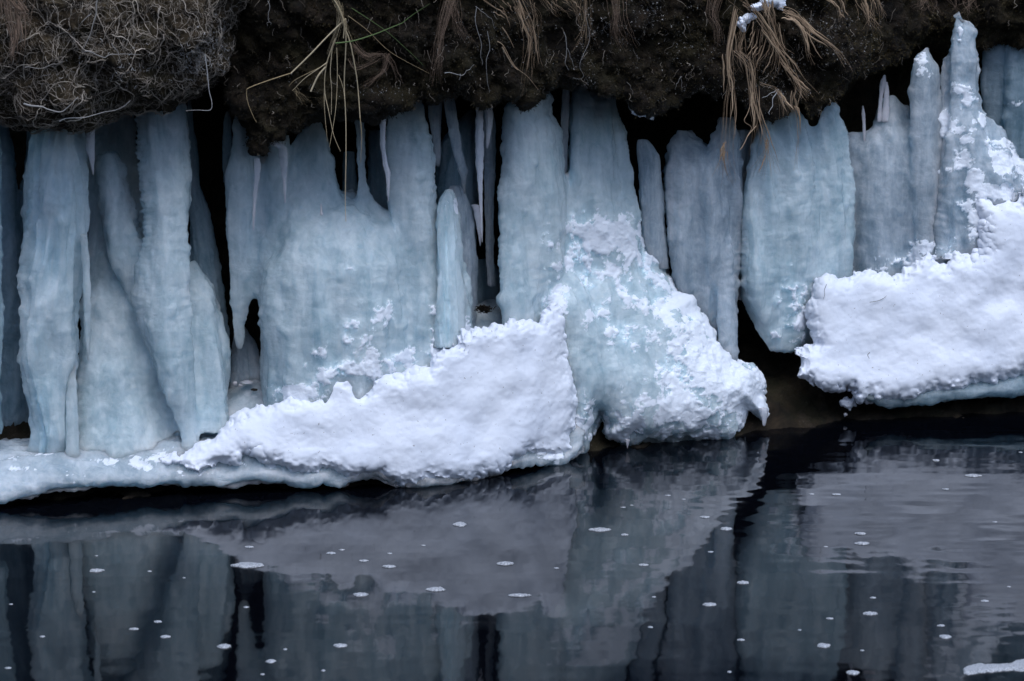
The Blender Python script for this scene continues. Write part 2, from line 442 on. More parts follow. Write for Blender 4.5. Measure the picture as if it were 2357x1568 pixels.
# ------------------------------------------------------------------ ground, water
def grid_faces(m, n):
    i = np.arange(m - 1)[:, None] * n; j = np.arange(n - 1)[None]
    return np.stack([i + j, i + j + 1, i + n + j + 1, i + n + j], -1).reshape(-1, 4)
def facing(V, q, axis, sign):
    n = vnormals(V, q)
    return q[:, ::-1].copy() if n[:, axis].mean() * sign < 0 else q
def catmull(Pt, per):
    """Pt: (k, n, 3) control rows -> smooth rows"""
    k = len(Pt); out = []
    for i in range(k - 1):
        p0, p1, p2, p3 = Pt[max(i - 1, 0)], Pt[i], Pt[i + 1], Pt[min(i + 2, k - 1)]
        for t in np.linspace(0, 1, per, endpoint=False):
            out.append(0.5 * ((2 * p1) + (-p0 + p2) * t + (2 * p0 - 5 * p1 + 4 * p2 - p3) * t * t + (-p0 + 3 * p1 - 3 * p2 + p3) * t ** 3))
    out.append(Pt[-1]); return np.array(out)

# stream bank: earth wall behind the ice sloping as mud into the water
Xs = np.arange(-700, 3100, 8.0)
xw = P(Xs, 900 + 0 * Xs, 0.2)[:, 0]; F0 = front(Xs)
prof = [(1.3, 2.62), (1.0, 2.5), (0.95, 2.0), (0.92, 1.1), (0.88, 0.62), (0.72, 0.40), (0.5, 0.27), (0.28, 0.12), (0.10, 0.0), (-0.25, -0.16), (-1.0, -0.45)]
ctrl = np.array([np.stack([xw, F0 + d, np.full(len(Xs), z)], -1) for d, z in prof])
V = catmull(ctrl, 14); m_, n_ = V.shape[:2]; V = V.reshape(-1, 3); q = facing(V, grid_faces(m_, n_), 1, -1)
n = vnormals(V, q); x, y, z = V.T
V = V + n * (fbm(x * 5, y * 5, z * 5, 5, 0.55) * 0.05 + billow(x * 20, y * 20, z * 20, 3) * 0.012)[:, None]
make('stream_bank', V, q, 'mud', kind='structure', loc=[0, 0, 0])

# water
ys = np.concatenate([np.linspace(-40, 8.2, 12), np.linspace(8.25, 14, 420), [15, 16]])
xs = np.concatenate([[-60, -20, -6], np.linspace(-3.2, 3.2, 430), [6, 20, 60]])
YG, XG = np.meshgrid(ys, xs, indexing='ij')
amp = 0.35 + 0.9 * sstep(0.2, 2.0, XG + (YG - 11) * 0.7)
z = (fbm(XG * 1.6, YG * 3.2, 0.3, 2) * 0.0012 + noise(XG * 6, YG * 10, 3.1) * 0.00065 + noise(XG * 2.5 + 9, YG * 15, 8.0) * 0.00036 + noise(XG * 13, YG * 18, 4.4) * 0.00014) * amp
def ring(X, Y, r, a):
    global z
    p = W(X, Y); q_ = np.sqrt((XG - p[0]) ** 2 + ((YG - p[1]) * 0.62) ** 2) / r
    z = z + a * np.exp(-q_ ** 2) 
ring(2122, 1165, 0.085, -0.0030); ring(1935, 1175, 0.05, -0.0014); ring(1500, 1190, 0.09, 0.0012); ring(1420, 1530, 0.12, 0.0016); ring(1560, 1440, 0.10, 0.0013); ring(2070, 1215, 0.07, 0.0012)
V = np.stack([XG, YG, z], -1).reshape(-1, 3); q = facing(V, grid_faces(len(ys), len(xs)), 2, 1)
make('water', V, q, 'water', kind='structure', loc=[0, 0, 0])
# land on top of the bank
gx = np.linspace(-40, 40, 60); gy = np.linspace(0, 60, 40)
A, B = np.meshgrid(gx, gy, indexing='ij')
V = np.stack([A, front(1178 + A / 4.1 * 2357) + 1.1 + B, 2.55 + 0.3 * fbm(A * .2, B * .2, 0, 3) + B * 0.02], -1).reshape(-1, 3)
make('ground', V, facing(V, grid_faces(60, 40), 2, 1), 'snow', kind='structure', loc=[0, 0, 0])
# unseen slope added behind the viewpoint to keep low sky light off the ice
gx = np.linspace(-45, 45, 90); gy = np.linspace(0, 14, 30)
A, B = np.meshgrid(gx, gy, indexing='ij')
V = np.stack([A, -7 - B + 0.8 * fbm(A * .3, B * .3, 2, 3), -0.4 + 9.5 * sstep(0, 9, B) + 2.2 * fbm(A * .35, B * .35, 1, 4)], -1).reshape(-1, 3)
make('sky_blocker_slope', V, facing(V, grid_faces(90, 30), 2, 1), 'sky_blocker_earth', kind='structure', loc=[0, 0, 0])
V = np.array([[-60, -45, -0.5], [60, -45, -0.5], [60, 20, -0.5], [-60, 20, -0.5]], float)
make('stream_bed', V, np.array([[0, 1, 2, 3]]), 'mud', kind='structure', loc=[0, 0, 0])

# ------------------------------------------------------------------ overhanging bank
edge = [(-300, 150), (430, 150), (500, 185), (533, 198), (548, 238), (565, 272), (572, 330), (581, 366), (592, 360), (610, 335), (618, 325), (651, 320), (687, 320), (717, 290), (746, 279), (783, 275), (827, 268), (882, 262),
        (926, 242), (970, 240), (996, 235), (1018, 220), (1062, 220), (1093, 235), (1126, 250), (1159, 228), (1185, 235), (1207, 250), (1232, 220), (1269, 209), (1313, 194), (1343, 198), (1387, 209),
        (1434, 239), (1471, 253), (1508, 257), (1544, 235), (1575, 215), (1600, 205), (1640, 222), (1680, 225), (1730, 250), (1765, 268), (1803, 272), (1840, 253), (1862, 276), (1884, 261), (1917, 235), (1945, 225), (1960, 190), (2010, 165), (2060, 150),
        (2093, 130), (2134, 108), (2200, 108), (2270, 117), (2310, 117), (2357, 114), (2700, 110)]
ex = np.array([a[0] for a in edge], float); ey = np.array([a[1] for a in edge], float)
lipx = [-300, 450, 530, 620, 1000, 1500, 1900, 2060, 2150, 2260, 2400, 2700]; lipd = [0.42, 0.42, 0.06, -0.04, -0.04, -0.04, 0.0, 0.32, 0.52, 0.52, 0.42, 0.42]
ax = np.arange(-320, 2720, 5.0); ay = np.arange(-330, 420, 4.0); az = np.arange(-0.40, 1.1, 0.02)
XX, YY = np.meshgrid(ax, ay, indexing='ij')
E = np.interp(XX, ex, ey) + 10 * fbm(XX / 60, YY / 60, 2.2, 3)
L = np.interp(XX, lipx, lipd) - 0.05 * fbm(XX / 170, YY / 130, 4.4, 3) - 0.055 * billow(XX / 110, YY / 90, 1.2, 2)
L = L - 0.14 * np.clip((210 - YY) / 300, 0, 1) - 0.03 * sstep(-140, -10, YY - E)
dz = az[None, None, :]
sy = (E[:, :, None] - 45 * np.clip(dz - L[:, :, None], 0, 1) - YY[:, :, None]) * 0.0018
fz = dz - L[:, :, None]
# rounded lip
a = np.clip(0.045 - sy, 0, None); b_ = np.clip(0.045 - fz, 0, None)
F = -(0.045 - np.sqrt(a * a + b_ * b_)); F = np.where((a == 0) & (b_ == 0), -0.05, F)
F = np.maximum(F, (-300 - YY)[:, :, None] * 0.002); F = np.maximum(F, dz - 1.05)
v, q = nets(F, ax, ay, az); BX, BY, BD = v.T
V = P(BX, BY, BD); q, n = orient(V, q); x, y, z = V.T
r = fbm(x * 4.5, y * 4.5, z * 4.5, 5, 0.58) * 0.060 - np.abs(noise(x * 20, y * 20, z * 20)) * 0.02 + billow(x * 55, y * 55, z * 55, 2) * 0.007
V = V + n * r[:, None]
bankV, bankN, bankXY = V, n, (BX, BY)
make('mossy_bank', V, q, 'moss_earth', kind='structure', loc=[0, 0, 0])

def tufts(V, N, n, size, colr, spread=0.7, seedv=1, pull=None):
    """small leaf-like slivers standing on a surface"""
    rg = np.random.default_rng(seedv)
    i = rg.integers(0, len(V), n); p = V[i] + rg.normal(size=(n, 3)) * 0.004; nn = N[i]
    d = nn + rg.normal(size=(n, 3)) * spread + np.array([0, 0, -0.25]); d /= np.linalg.norm(d, axis=1)[:, None]
    s = np.cross(d, rg.normal(size=(n, 3))); s /= np.linalg.norm(s, axis=1)[:, None]
    L = size * rg.uniform(0.4, 1.4, n)[:, None]; w = L * rg.uniform(0.10, 0.28, n)[:, None]
    vv = np.stack([p - s * w, p + s * w, p + d * L], 1).reshape(-1, 3)
    tone = np.repeat(np.clip(colr(V[i], rg), 0, 1), 3)
    return vv, np.arange(3 * n).reshape(-1, 3), tone
vis = (BD < np.interp(BX, lipx, lipd) + 0.12) & (BY > -30) & (BX > 380) & (BX < 2420)
tone = lambda p, rg: 0.05 + (0.3 + 0.35 * sstep(0.6, 1.9, p[:, 0])) * np.clip(0.5 + 1.2 * fbm(p[:, 0] * 3, p[:, 1] * 3, p[:, 2] * 3, 3), 0, 1) * rg.uniform(0.2, 1.3, len(p))
vv, ff, tt = tufts(bankV[vis], bankN[vis], 90000, 0.009, tone)
make('moss', vv, ff, 'moss', kind='stuff', loc=[0, 0, 0], extra=tt, smooth=False)

# ---- left turf block full of roots
lump_out = [(-60, 240), (0, 264), (48, 283), (81, 297), (161, 295), (191, 288), (264, 264), (316, 257), (352, 244), (404, 224), (437, 215), (459, 200), (492, 185), (521, 163), (545, 117), (550, 73), (565, 40), (587, 11), (600, -20), (640, -120), (640, -280), (-250, -280), (-250, 240)]
step = 4.0
ax = np.arange(-265, 660, step); ay = np.arange(-300, 320, step); XX, YY = np.meshgrid(ax, ay, indexing='ij')
s = poly_sdf(XX, YY, lump_out) + 7 * fbm(XX / 40, YY / 40, 3, 3)
t = 0.30 * (1 - (1 - np.clip(s / 190, 0, 1)) ** 2) ** 0.5
d0 = 0.05 + 0 * XX + 0.05 * fbm(XX / 130, YY / 130, 8, 2)
az = np.arange(-0.40, 0.58, 0.015)
F = -np.minimum(az[None, None] - (d0 - t)[:, :, None], (d0 + np.minimum(0.48, 2.0 * t))[:, :, None] - az[None, None])
v, q = nets(F, ax, ay, az); LX, LY, LD = v.T
V = P(LX, LY, LD); q, n = orient(V, q); x, y, z = V.T
V = V + n * (fbm(x * 5, y * 5, z * 5, 5, 0.6) * 0.055 + billow(x * 40, y * 40, z * 40, 3) * 0.012)[:, None]
turf = make('turf_block', V, q, 'root_earth', 'overhanging block of brown earth matted with grey roots, jutting out above the left ice columns', 'turf block')
lumpV, lumpN, lumpX, lumpY, lumpD = V, n, LX, LY, LD

# ------------------------------------------------------------------ strands
class Strands:
    def __init__(s): s.v = []; s.f = []; s.t = []; s.n = 0
    def tube(s, pts, r0, r1, tone, seg=4, flat=1.0, lens=False):
        p = np.asarray(pts, float); m = len(p)
        tg = np.gradient(p, axis=0); tg /= np.maximum(np.linalg.norm(tg, axis=1), 1e-9)[:, None]
        up = np.array([0.13, 1.0, 0.21]); a = np.cross(tg, up); a /= np.maximum(np.linalg.norm(a, axis=1), 1e-9)[:, None]
        b = np.cross(tg, a)
        u = np.linspace(0, 1, m); r = (r0 + (r1 - r0) * u)[:, None]
        if lens: r = (r0 * np.clip(np.sin(np.pi * (0.06 + 0.92 * u ** 0.8)), 0.06, 1))[:, None]
        th = np.linspace(0, 2 * np.pi, seg, endpoint=False)
        ring = [p + a * r * math.cos(k) + b * r * flat * math.sin(k) for k in th]
        V = np.stack(ring, 1).reshape(-1, 3)
        i = np.arange(m - 1)[:, None] * seg; j = np.arange(seg)[None]; j2 = (j + 1) % seg
        q = np.stack([i + j, i + j2, i + seg + j2, i + seg + j], -1).reshape(-1, 4) + s.n
        s.v.append(V); s.f.append(q); s.t.append(np.full(len(V), tone)); s.n += len(V)
    def build(s, name, mat, *a, **k):
        return make(name, np.vstack(s.v), np.vstack(s.f), mat, *a, extra=np.concatenate(s.t), **k)
def spline(pts, n=26):
    p = np.asarray(pts, float)
    if len(p) == 2: p = np.vstack([p[0], p.mean(0), p[1]])
    c = catmull(p[:, None, :], max(3, n // (len(p) - 1)))[:, 0]
    return c
GR = 0.21     # how far the lip stands out, and the grass with it
def lean(Y): return 0.14 * np.clip((210 - Y) / 300, 0, 1)
def blade(S, path, d0, d1, w, tone, tip=0.15, flat=0.25, wob=0.0, lens=False):
    """path in picture coordinates, depth from d0 to d1"""
    c = spline(path); u = np.linspace(0, 1, len(c))
    if wob:
        k = random.random() * 99
        c = c + np.stack([noise(u * 4 + k, k), noise(u * 4, k + 5)], -1) * wob
    pr = P(c[:, 0], c[:, 1], d0 + (d1 - d0) * u - GR - (lean(c[:, 1]) if c[:, 0].mean() > 575 else 0))
    S.tube(pr, w, w * tip, tone, 4, flat, lens)
def bundle(S, path, n, s0, s1, d0, d1, w, tones=(0.2, 1.0), lenj=0.08, wob=3.0, tip=0.2):
    p = np.asarray(path, float)
    for i in range(int(n * 1.6)):
        u = np.linspace(0, 1, len(p))[:, None]
        off0 = rng.normal(size=2) * s0; off1 = rng.normal(size=2) * s1 * np.array([1, 0.5])
        L = 1 - abs(rng.normal()) * lenj
        q_ = p[0] + (p - p[0]) * np.array([1, 1]) * L
        q_ = q_ + off0 * (1 - u) + off1 * u ** 1.5
        if w > 0.0017 and rng.random() < 0.4:      # a broad leaf along part of the way
            a = rng.uniform(0.0, 0.45); b = min(1.0, a + rng.uniform(0.3, 0.6)); c = spline(q_, 30); m = len(c)
            seg_ = c[int(a * (m - 1)):int(b * (m - 1)) + 1:4]
            if len(seg_) > 2: blade(S, seg_, d0 + (d1 - d0) * a, d0 + (d1 - d0) * b, w * rng.uniform(0.9, 1.8), rng.uniform(*tones), 0.1, 0.18, wob, True); continue
        blade(S, q_, d0, d1 + rng.normal() * 0.015, w * rng.uniform(0.2, 0.62), rng.uniform(*tones), tip, 0.3, wob)
def cv(pts, X0, Y0, k): return [(X0 + k * a, Y0 + k * b) for a, b in pts]

# roots matted over the turf block: uncountable
okm = (lumpN[:, 1] < 0.25) & (lumpX > -40) & (lumpY > -45)
idx = np.where(okm)[0]
Lp = lumpV[idx]; Ln = lumpN[idx]
S = Strands()
cell = 0.03
key = {}
kk = np.floor(Lp / cell).astype(int)
for a_, row in enumerate(map(tuple, kk)): key.setdefault(row, []).append(a_)
def nearest(p):
    c = tuple(np.floor(p / cell).astype(int)); best = None; bd = 9
    for i in (-1, 0, 1):
        for j in (-1, 0, 1):
            for k in (-1, 0, 1):
                l = key.get((c[0] + i, c[1] + j, c[2] + k))
                if l:
                    dd = ((Lp[l] - p) ** 2).sum(1); m_ = dd.argmin()
                    if dd[m_] < bd: bd = dd[m_]; best = l[m_]
    return best
for r_ in range(4200):
    i = rng.integers(0, len(Lp)); p = Lp[i].copy(); n_ = Ln[i]
    d = rng.normal(size=3) * np.array([1, 0.4, 1]) + np.array([0.0, 0, -0.45]); pts = []
    big = rng.random() < 0.06
    steps = int(rng.integers(5, 12)) if not big else int(rng.integers(14, 30))
    lift = rng.uniform(0.0, 0.012)
    for k in range(steps):
        d = d - n_ * (d @ n_); d = d / np.linalg.norm(d)
        pts.append(p + n_ * (0.002 + lift * math.sin(math.pi * k / steps)))
        d = d + rng.normal(size=3) * (0.42 if not big else 0.25) + np.array([0.03, 0, -0.14])
        p = p + d / np.linalg.norm(d) * 0.011
        b_ = nearest(p)
        if b_ is None: break
        p = Lp[b_] * 0.55 + p * 0.45; n_ = Ln[b_]
    if len(pts) > 3:
        c = catmull(np.array(pts)[:, None, :], 2)[:, 0]
        w = (0.0005 + 0.0012 * rng.random() ** 2.5) * (2.1 if big else 1)
        S.tube(c, w, w * 0.3, rng.beta(1.3, 2.0) + (0.3 if big else 0), 3)
S.build('roots', 'grey_root', kind='stuff', parent=turf)
# pale frosted rootlets on the block's right shoulder
S = Strands()
for r_ in range(620):
    cx, cy, sx_, sy_ = [(470, 115, 28, 26), (455, 150, 24, 20), (505, 140, 18, 22), (300, 150, 90, 40), (160, 200, 80, 40), (520, 80, 18, 30)][rng.choice(6, p=[.3, .2, .2, .1, .1, .1])]
    X = cx + rng.normal() * sx_; Y = cy + rng.normal() * sy_
    m_ = np.argmin((lumpX[idx] - X) ** 2 + (lumpY[idx] - Y) ** 2 + 1e6 * (lumpD[idx] > 0.3))
    p = Lp[m_]; n_ = Ln[m_]; d = rng.normal(size=3) + n_ * 0.8 + np.array([0, 0, -0.3]); d /= np.linalg.norm(d)
    pts = [p, p + d * 0.006, p + d * 0.011 + rng.normal(size=3) * 0.003, p + d * 0.014 + rng.normal(size=3) * 0.005]
    w = rng.uniform(0.0008, 0.0018)
    S.tube(catmull(np.array(pts)[:, None], 2)[:, 0], w, w * 0.6, rng.uniform(0, 1), 3)
S.build('frosted_rootlets', 'pale_root', kind='stuff', parent=turf)

def root_thing(name, path, d, w, mat, label, cat='root', tone=0.6, wob=5):
    S = Strands()
    for i, pt in enumerate(path):
        blade(S, pt, d, d, w * (0.75 if i == 0 else 0.5), tone, 0.3, 0.9, wob)
    return S.build(name, mat, label, cat)
K1 = 0.367
root_thing('hanging_root', [cv([(1285, 340), (1300, 450), (1310, 560), (1328, 640), (1318, 690), (1240, 692), (1165, 695)], 0, 0, K1)], -0.03, 0.0026, 'pale_root', 'thin pale root bent at a right angle, hanging off the turf block tip', tone=0.7, wob=1)
root_thing('bare_root', [cv([(610, 0), (600, 110), (560, 220), (520, 330)], 0, 0, K1), cv([(575, 90), (530, 130), (500, 160)], 0, 0, K1)], -0.10, 0.0042, 'pale_root', 'long straight grey root running down the middle of the turf block', tone=0.15)
root_thing('bare_root', [cv([(530, 320), (640, 355), (720, 345), (890, 340)], 0, 0, K1), cv([(700, 270), (745, 350), (760, 400)], 0, 0, K1)], -0.11, 0.0032, 'pale_root', 'pale root lying level across the turf block below the long straight one', tone=0.2)
root_thing('bare_root', [cv([(150, 650), (230, 665), (300, 690), (400, 700), (480, 610)], 0, 0, K1)], -0.045, 0.0058, 'pale_root', 'thick light root with a snow speck near the lower left of the turf block', tone=0.35)
root_thing('bare_root', [cv([(370, 765), (450, 740), (600, 720), (720, 690), (820, 630)], 0, 0, K1)], -0.015, 0.0026, 'pale_root', 'long wavy white root along the bottom edge of the turf block', tone=0.6)
root_thing('bare_root', [cv([(150, 425), (260, 425), (350, 400), (410, 390)], 0, 0, K1)], -0.10, 0.0024, 'pale_root', 'thin brown root lying level at the left side of the turf block', tone=0.1)
root_thing('hanging_root', [cv([(430, 0), (440, 60), (430, 120), (445, 160)], 460, 0, K1), cv([(435, 120), (420, 160)], 460, 0, K1)], 0.12, 0.0022, 'pale_root', 'short forked white root dangling to the right of the turf block top', tone=0.4)
root_thing('hanging_root', [cv([(280, 460), (380, 465), (430, 440), (465, 405)], 920.6, 0, K1), cv([(380, 465), (375, 500)], 920.6, 0, K1)], 0.09, 0.0018, 'pale_root', 'curled white root lying sideways on the dark moss above the slanting icicle', tone=0.6)
root_thing('hanging_root', [cv([(480, 40), (475, 150), (508, 260), (505, 350), (515, 410)], 920.6, 0, K1), cv([(475, 40), (560, 110), (600, 180)], 920.6, 0, K1)], 0.07, 0.0020, 'pale_root', 'long white root hanging down the moss between the brown grass tufts', tone=0.5)
root_thing('hanging_root', [cv([(550, 200), (560, 300), (540, 390), (552, 500), (560, 585)], 920.6, 0, K1)], 0.07, 0.0017, 'pale_root', 'thin pale root with a frosted tip hanging above the twin icicles', tone=0.5)
root_thing('hanging_root', [cv([(1030, 200), (1045, 300), (1040, 400), (1060, 440)], 920.6, 0, K1), cv([(1050, 300), (1080, 380), (1090, 430)], 920.6, 0, K1), cv([(1160, 60), (1190, 250), (1130, 400), (1150, 480), (1090, 490)], 920.6, 0, K1)], 0.06, 0.0018, 'pale_root', 'cluster of frosted white roots hanging above the tall double ice columns', tone=0.6)
root_thing('hanging_root', [cv([(1120, 560), (1090, 610), (1070, 680), (1065, 720)], 1381, 0, K1), cv([(1110, 570), (1150, 650)], 1381, 0, K1), cv([(1115, 560), (1060, 590), (1020, 610)], 1381, 0, K1)], 0.06, 0.0036, 'pale_root', 'thick snow-crusted forked root at the lower end of the big grass tuft', tone=0.8)
root_thing('hanging_root', [cv([(505, 480), (470, 560)], 1381, 0, K1), cv([(508, 480), (516, 575)], 1381, 0, K1)], 0.08, 0.0016, 'pale_root', 'small pale root split in a V on the brown bank above the narrow ice pillar', tone=0.3)
root_thing('hanging_root', [cv([(170, 515), (195, 545), (210, 595)], 1381, 0, K1)], 0.08, 0.0015, 'pale_root', 'short curved beige root at the bank edge above the right one of the double columns', tone=0.1)

# ------------------------------------------------------------------ hanging grass
def gt(name, mat, label, parts, cat='grass tuft', group='dry grass tufts hanging from the bank'):
    if len(parts) < 3:
        S = Strands()
        for p in parts: p(S)
        return S.build(name, mat, label, cat, group)
    ss = []
    for p in parts:
        S = Strands(); p(S); ss.append(S)
    V = np.vstack([v for S in ss for v in S.v])
    root = bpy.data.objects.new(name, None); C.objects.link(root); root.empty_display_size = 0.05
    root.location = (V[:, 0].mean(), V[:, 1].mean(), V[:, 2].max()); props(root, label, cat, group)
    for S in ss: S.build('blade' if len(S.v) == 1 else 'blade_cluster', mat, parent=root)
    return root
c2 = lambda *p: cv(p, 460, 0, K1)
c3 = lambda *p: cv(p, 920.6, 0, K1)
c4 = lambda *p: cv(p, 1381, 0, K1)
c5 = lambda *p: cv(p, 1781.4, 0, K1)
c1 = lambda *p: cv(p, 0, 0, K1)
gt('grass_tuft', 'straw_pale', 'straw-coloured grass tuft with one very long blade hanging straight down before the central ice mass', [
    lambda S: blade(S, c2((915, 118), (800, 230), (690, 345), (572, 460)), 0.05, 0.0, 0.0030, 0.8, 0.9),
    lambda S: blade(S, c2((572, 460), (440, 502), (312, 550), (293, 575), (300, 640), (330, 720), (355, 768)), 0.0, 0.02, 0.0022, 0.25, 0.4),
    lambda S: blade(S, c2((915, 118), (915, 300), (905, 520), (915, 750), (916, 1000), (912, 1250), (916, 1390)), 0.05, 0.03, 0.0026, 0.75, 0.4),
    lambda S: blade(S, c2((910, 180), (945, 280), (985, 500), (1005, 740)), 0.05, 0.03, 0.0030, 0.7, 0.6),
    lambda S: blade(S, c2((1005, 740), (1015, 860), (1008, 1020)), 0.03, 0.03, 0.0017, 0.3, 0.4),
    lambda S: blade(S, c2((850, 240), (795, 400), (782, 560), (808, 700), (840, 850), (882, 950)), 0.05, 0.02, 0.0024, 0.7, 0.3),
    lambda S: blade(S, c2((830, 300), (818, 450), (826, 560), (824, 720)), 0.05, 0.02, 0.0018, 0.9, 0.3),
    lambda S: blade(S, c2((858, 300), (862, 480), (850, 700), (812, 925)), 0.05, 0.02, 0.0020, 0.6, 0.3),
    lambda S: blade(S, c2((785, 460), (780, 650), (800, 890)), 0.05, 0.02, 0.0016, 0.6, 0.3),
    lambda S: blade(S, c2((870, 470), (900, 560), (915, 700)), 0.05, 0.02, 0.0013, 0.7, 0.3),
    lambda S: blade(S, c2((930, 100), (1050, 190), (1200, 330), (1440, 462)), 0.05, 0.05, 0.0013, 0.3, 0.3),
    lambda S: blade(S, c2((800, 400), (720, 440), (600, 500), (560, 540)), 0.05, 0.05, 0.0014, 0.4, 0.3),
    lambda S: blade(S, c2((800, 390), (760, 420), (660, 490), (580, 570)), 0.04, 0.03, 0.0020, 0.9, 0.3),
    lambda S: blade(S, c2((790, 420), (740, 480), (695, 575)), 0.04, 0.03, 0.0036, 0.95, 0.9),
    lambda S: blade(S, c2((840, 0), (865, 40), (890, 100), (905, 160), (900, 240)), 0.03, 0.03, 0.0040, 0.6, 0.6),
    lambda S: bundle(S, c2((860, 10), (885, 90), (870, 180), (845, 260), (800, 380)), 9, 5, 6, 0.05, 0.05, 0.0017, (0.2, 1.0)),
    lambda S: bundle(S, c2((880, 20), (900, 120), (925, 200), (950, 290)), 9, 5, 6, 0.04, 0.05, 0.0019, (0.2, 1.0)),
    lambda S: bundle(S, c2((600, 560), (640, 610), (700, 660)), 5, 3, 14, 0.08, 0.06, 0.0008, (0.1, 0.5)),
])
gt('grass_sprig', 'green_blade', 'single green grass blade sweeping up to the right from the straw tuft', [
    lambda S: blade(S, c2((850, 272), (960, 258), (1090, 218), (1180, 182), (1270, 145)), 0.02, 0.0, 0.0030, 0.9, 0.6),
    lambda S: blade(S, c2((1270, 145), (1340, 90), (1440, 25)), 0.0, 0.0, 0.0015, 0.9, 0.3)], 'grass sprig', None)
gt('grass_sprig', 'green_blade', 'thin olive grass blade slanting down to the right behind the green one', [
    lambda S: blade(S, c2((950, 50), (1160, 190), (1320, 330), (1400, 410)), 0.04, 0.03, 0.0014, 0.8, 0.3)], 'grass sprig', None)
gt('grass_tuft', 'hair_root', 'fan of fine reddish roots spread beside the straw tuft on the dark moss', [
    lambda S: bundle(S, c2((960, 285), (1040, 360), (1110, 350), (1175, 345)), 14, 8, 8, 0.07, 0.06, 0.0010),
    lambda S: bundle(S, c2((1170, 345), (1150, 440), (1090, 500), (1020, 560)), 12, 4, 14, 0.07, 0.06, 0.0010),
    lambda S: bundle(S, c2((1165, 345), (1220, 430), (1262, 530)), 6, 4, 8, 0.07, 0.06, 0.0010),
    lambda S: bundle(S, c2((950, 350), (980, 420), (1060, 400), (1150, 350)), 8, 8, 8, 0.07, 0.06, 0.0009)])
gt('grass_tuft', 'hair_root', 'long wispy brown tuft hanging at the top left of centre beside the white root', [
    lambda S: bundle(S, c3((330, -20), (290, 110), (250, 250), (228, 380), (205, 540)), 16, 9, 9, 0.08, 0.05, 0.0014),
    lambda S: bundle(S, c3((310, -20), (345, 80), (370, 190), (420, 290)), 14, 10, 12, 0.08, 0.05, 0.0013),
    lambda S: bundle(S, c3((300, 0), (250, 150), (240, 300), (245, 470)), 8, 9, 8, 0.08, 0.05, 0.0012)])
gt('grass_tuft', 'straw', 'tan grass tuft with broad curved blades hanging over the bank at top centre', [
    lambda S: bundle(S, c3((700, -30), (745, 90), (790, 190), (822, 290), (800, 470), (785, 640)), 5, 8, 10, 0.04, 0.03, 0.0024, (0.4, 1)),
    lambda S: bundle(S, c3((740, -20), (790, 110), (830, 230), (850, 350), (862, 450)), 8, 10, 14, 0.04, 0.03, 0.0026, (0.3, 1)),
    lambda S: bundle(S, c3((560, -20), (650, 60), (720, 130), (760, 260)), 5, 14, 14, 0.04, 0.03, 0.0018, (0.3, 1)),
    lambda S: blade(S, c3((610, 260), (650, 290), (720, 415), (800, 480), (868, 565)), 0.03, 0.03, 0.0020, 0.8, 0.3),
    lambda S: blade(S, c3((640, 170), (680, 230), (715, 300)), 0.03, 0.03, 0.0028, 0.7, 0.3),
    lambda S: blade(S, c3((640, 295), (700, 400), (740, 440)), 0.03, 0.03, 0.0034, 0.8, 0.5),
    lambda S: bundle(S, c3((780, -20), (810, 60), (850, 120), (830, 240)), 8, 12, 12, 0.05, 0.05, 0.0016, (0.1, 0.8))])
gt('grass_tuft', 'straw', 'short sparse tan tuft at the top edge just right of centre', [
    lambda S: bundle(S, c3((920, -25), (960, 60), (990, 110)), 8, 14, 16, 0.03, 0.03, 0.0019),
    lambda S: bundle(S, c3((1040, -25), (1090, 50), (1120, 130)), 8, 14, 14, 0.03, 0.03, 0.0019),
    lambda S: bundle(S, c3((1150, -25), (1165, 110), (1175, 240), (1170, 330)), 10, 14, 14, 0.05, 0.04, 0.0013)])
gt('grass_tuft', 'hair_root', 'fine brown hair-like tuft hanging over the frosted moss right of centre', [
    lambda S: bundle(S, c3((1340, -25), (1355, 90), (1350, 200), (1390, 300)), 18, 9, 12, 0.05, 0.03, 0.0013),
    lambda S: bundle(S, c3((1400, -20), (1400, 110), (1430, 230), (1450, 310)), 6, 8, 8, 0.05, 0.03, 0.0012)])
gt('grass_tuft', 'hair_root', 'narrow drooping brown tuft left of the big grass tuft with snow', [
    lambda S: bundle(S, c4((720, -25), (700, 90), (735, 180), (738, 290)), 16, 9, 9, 0.05, 0.03, 0.0016)])
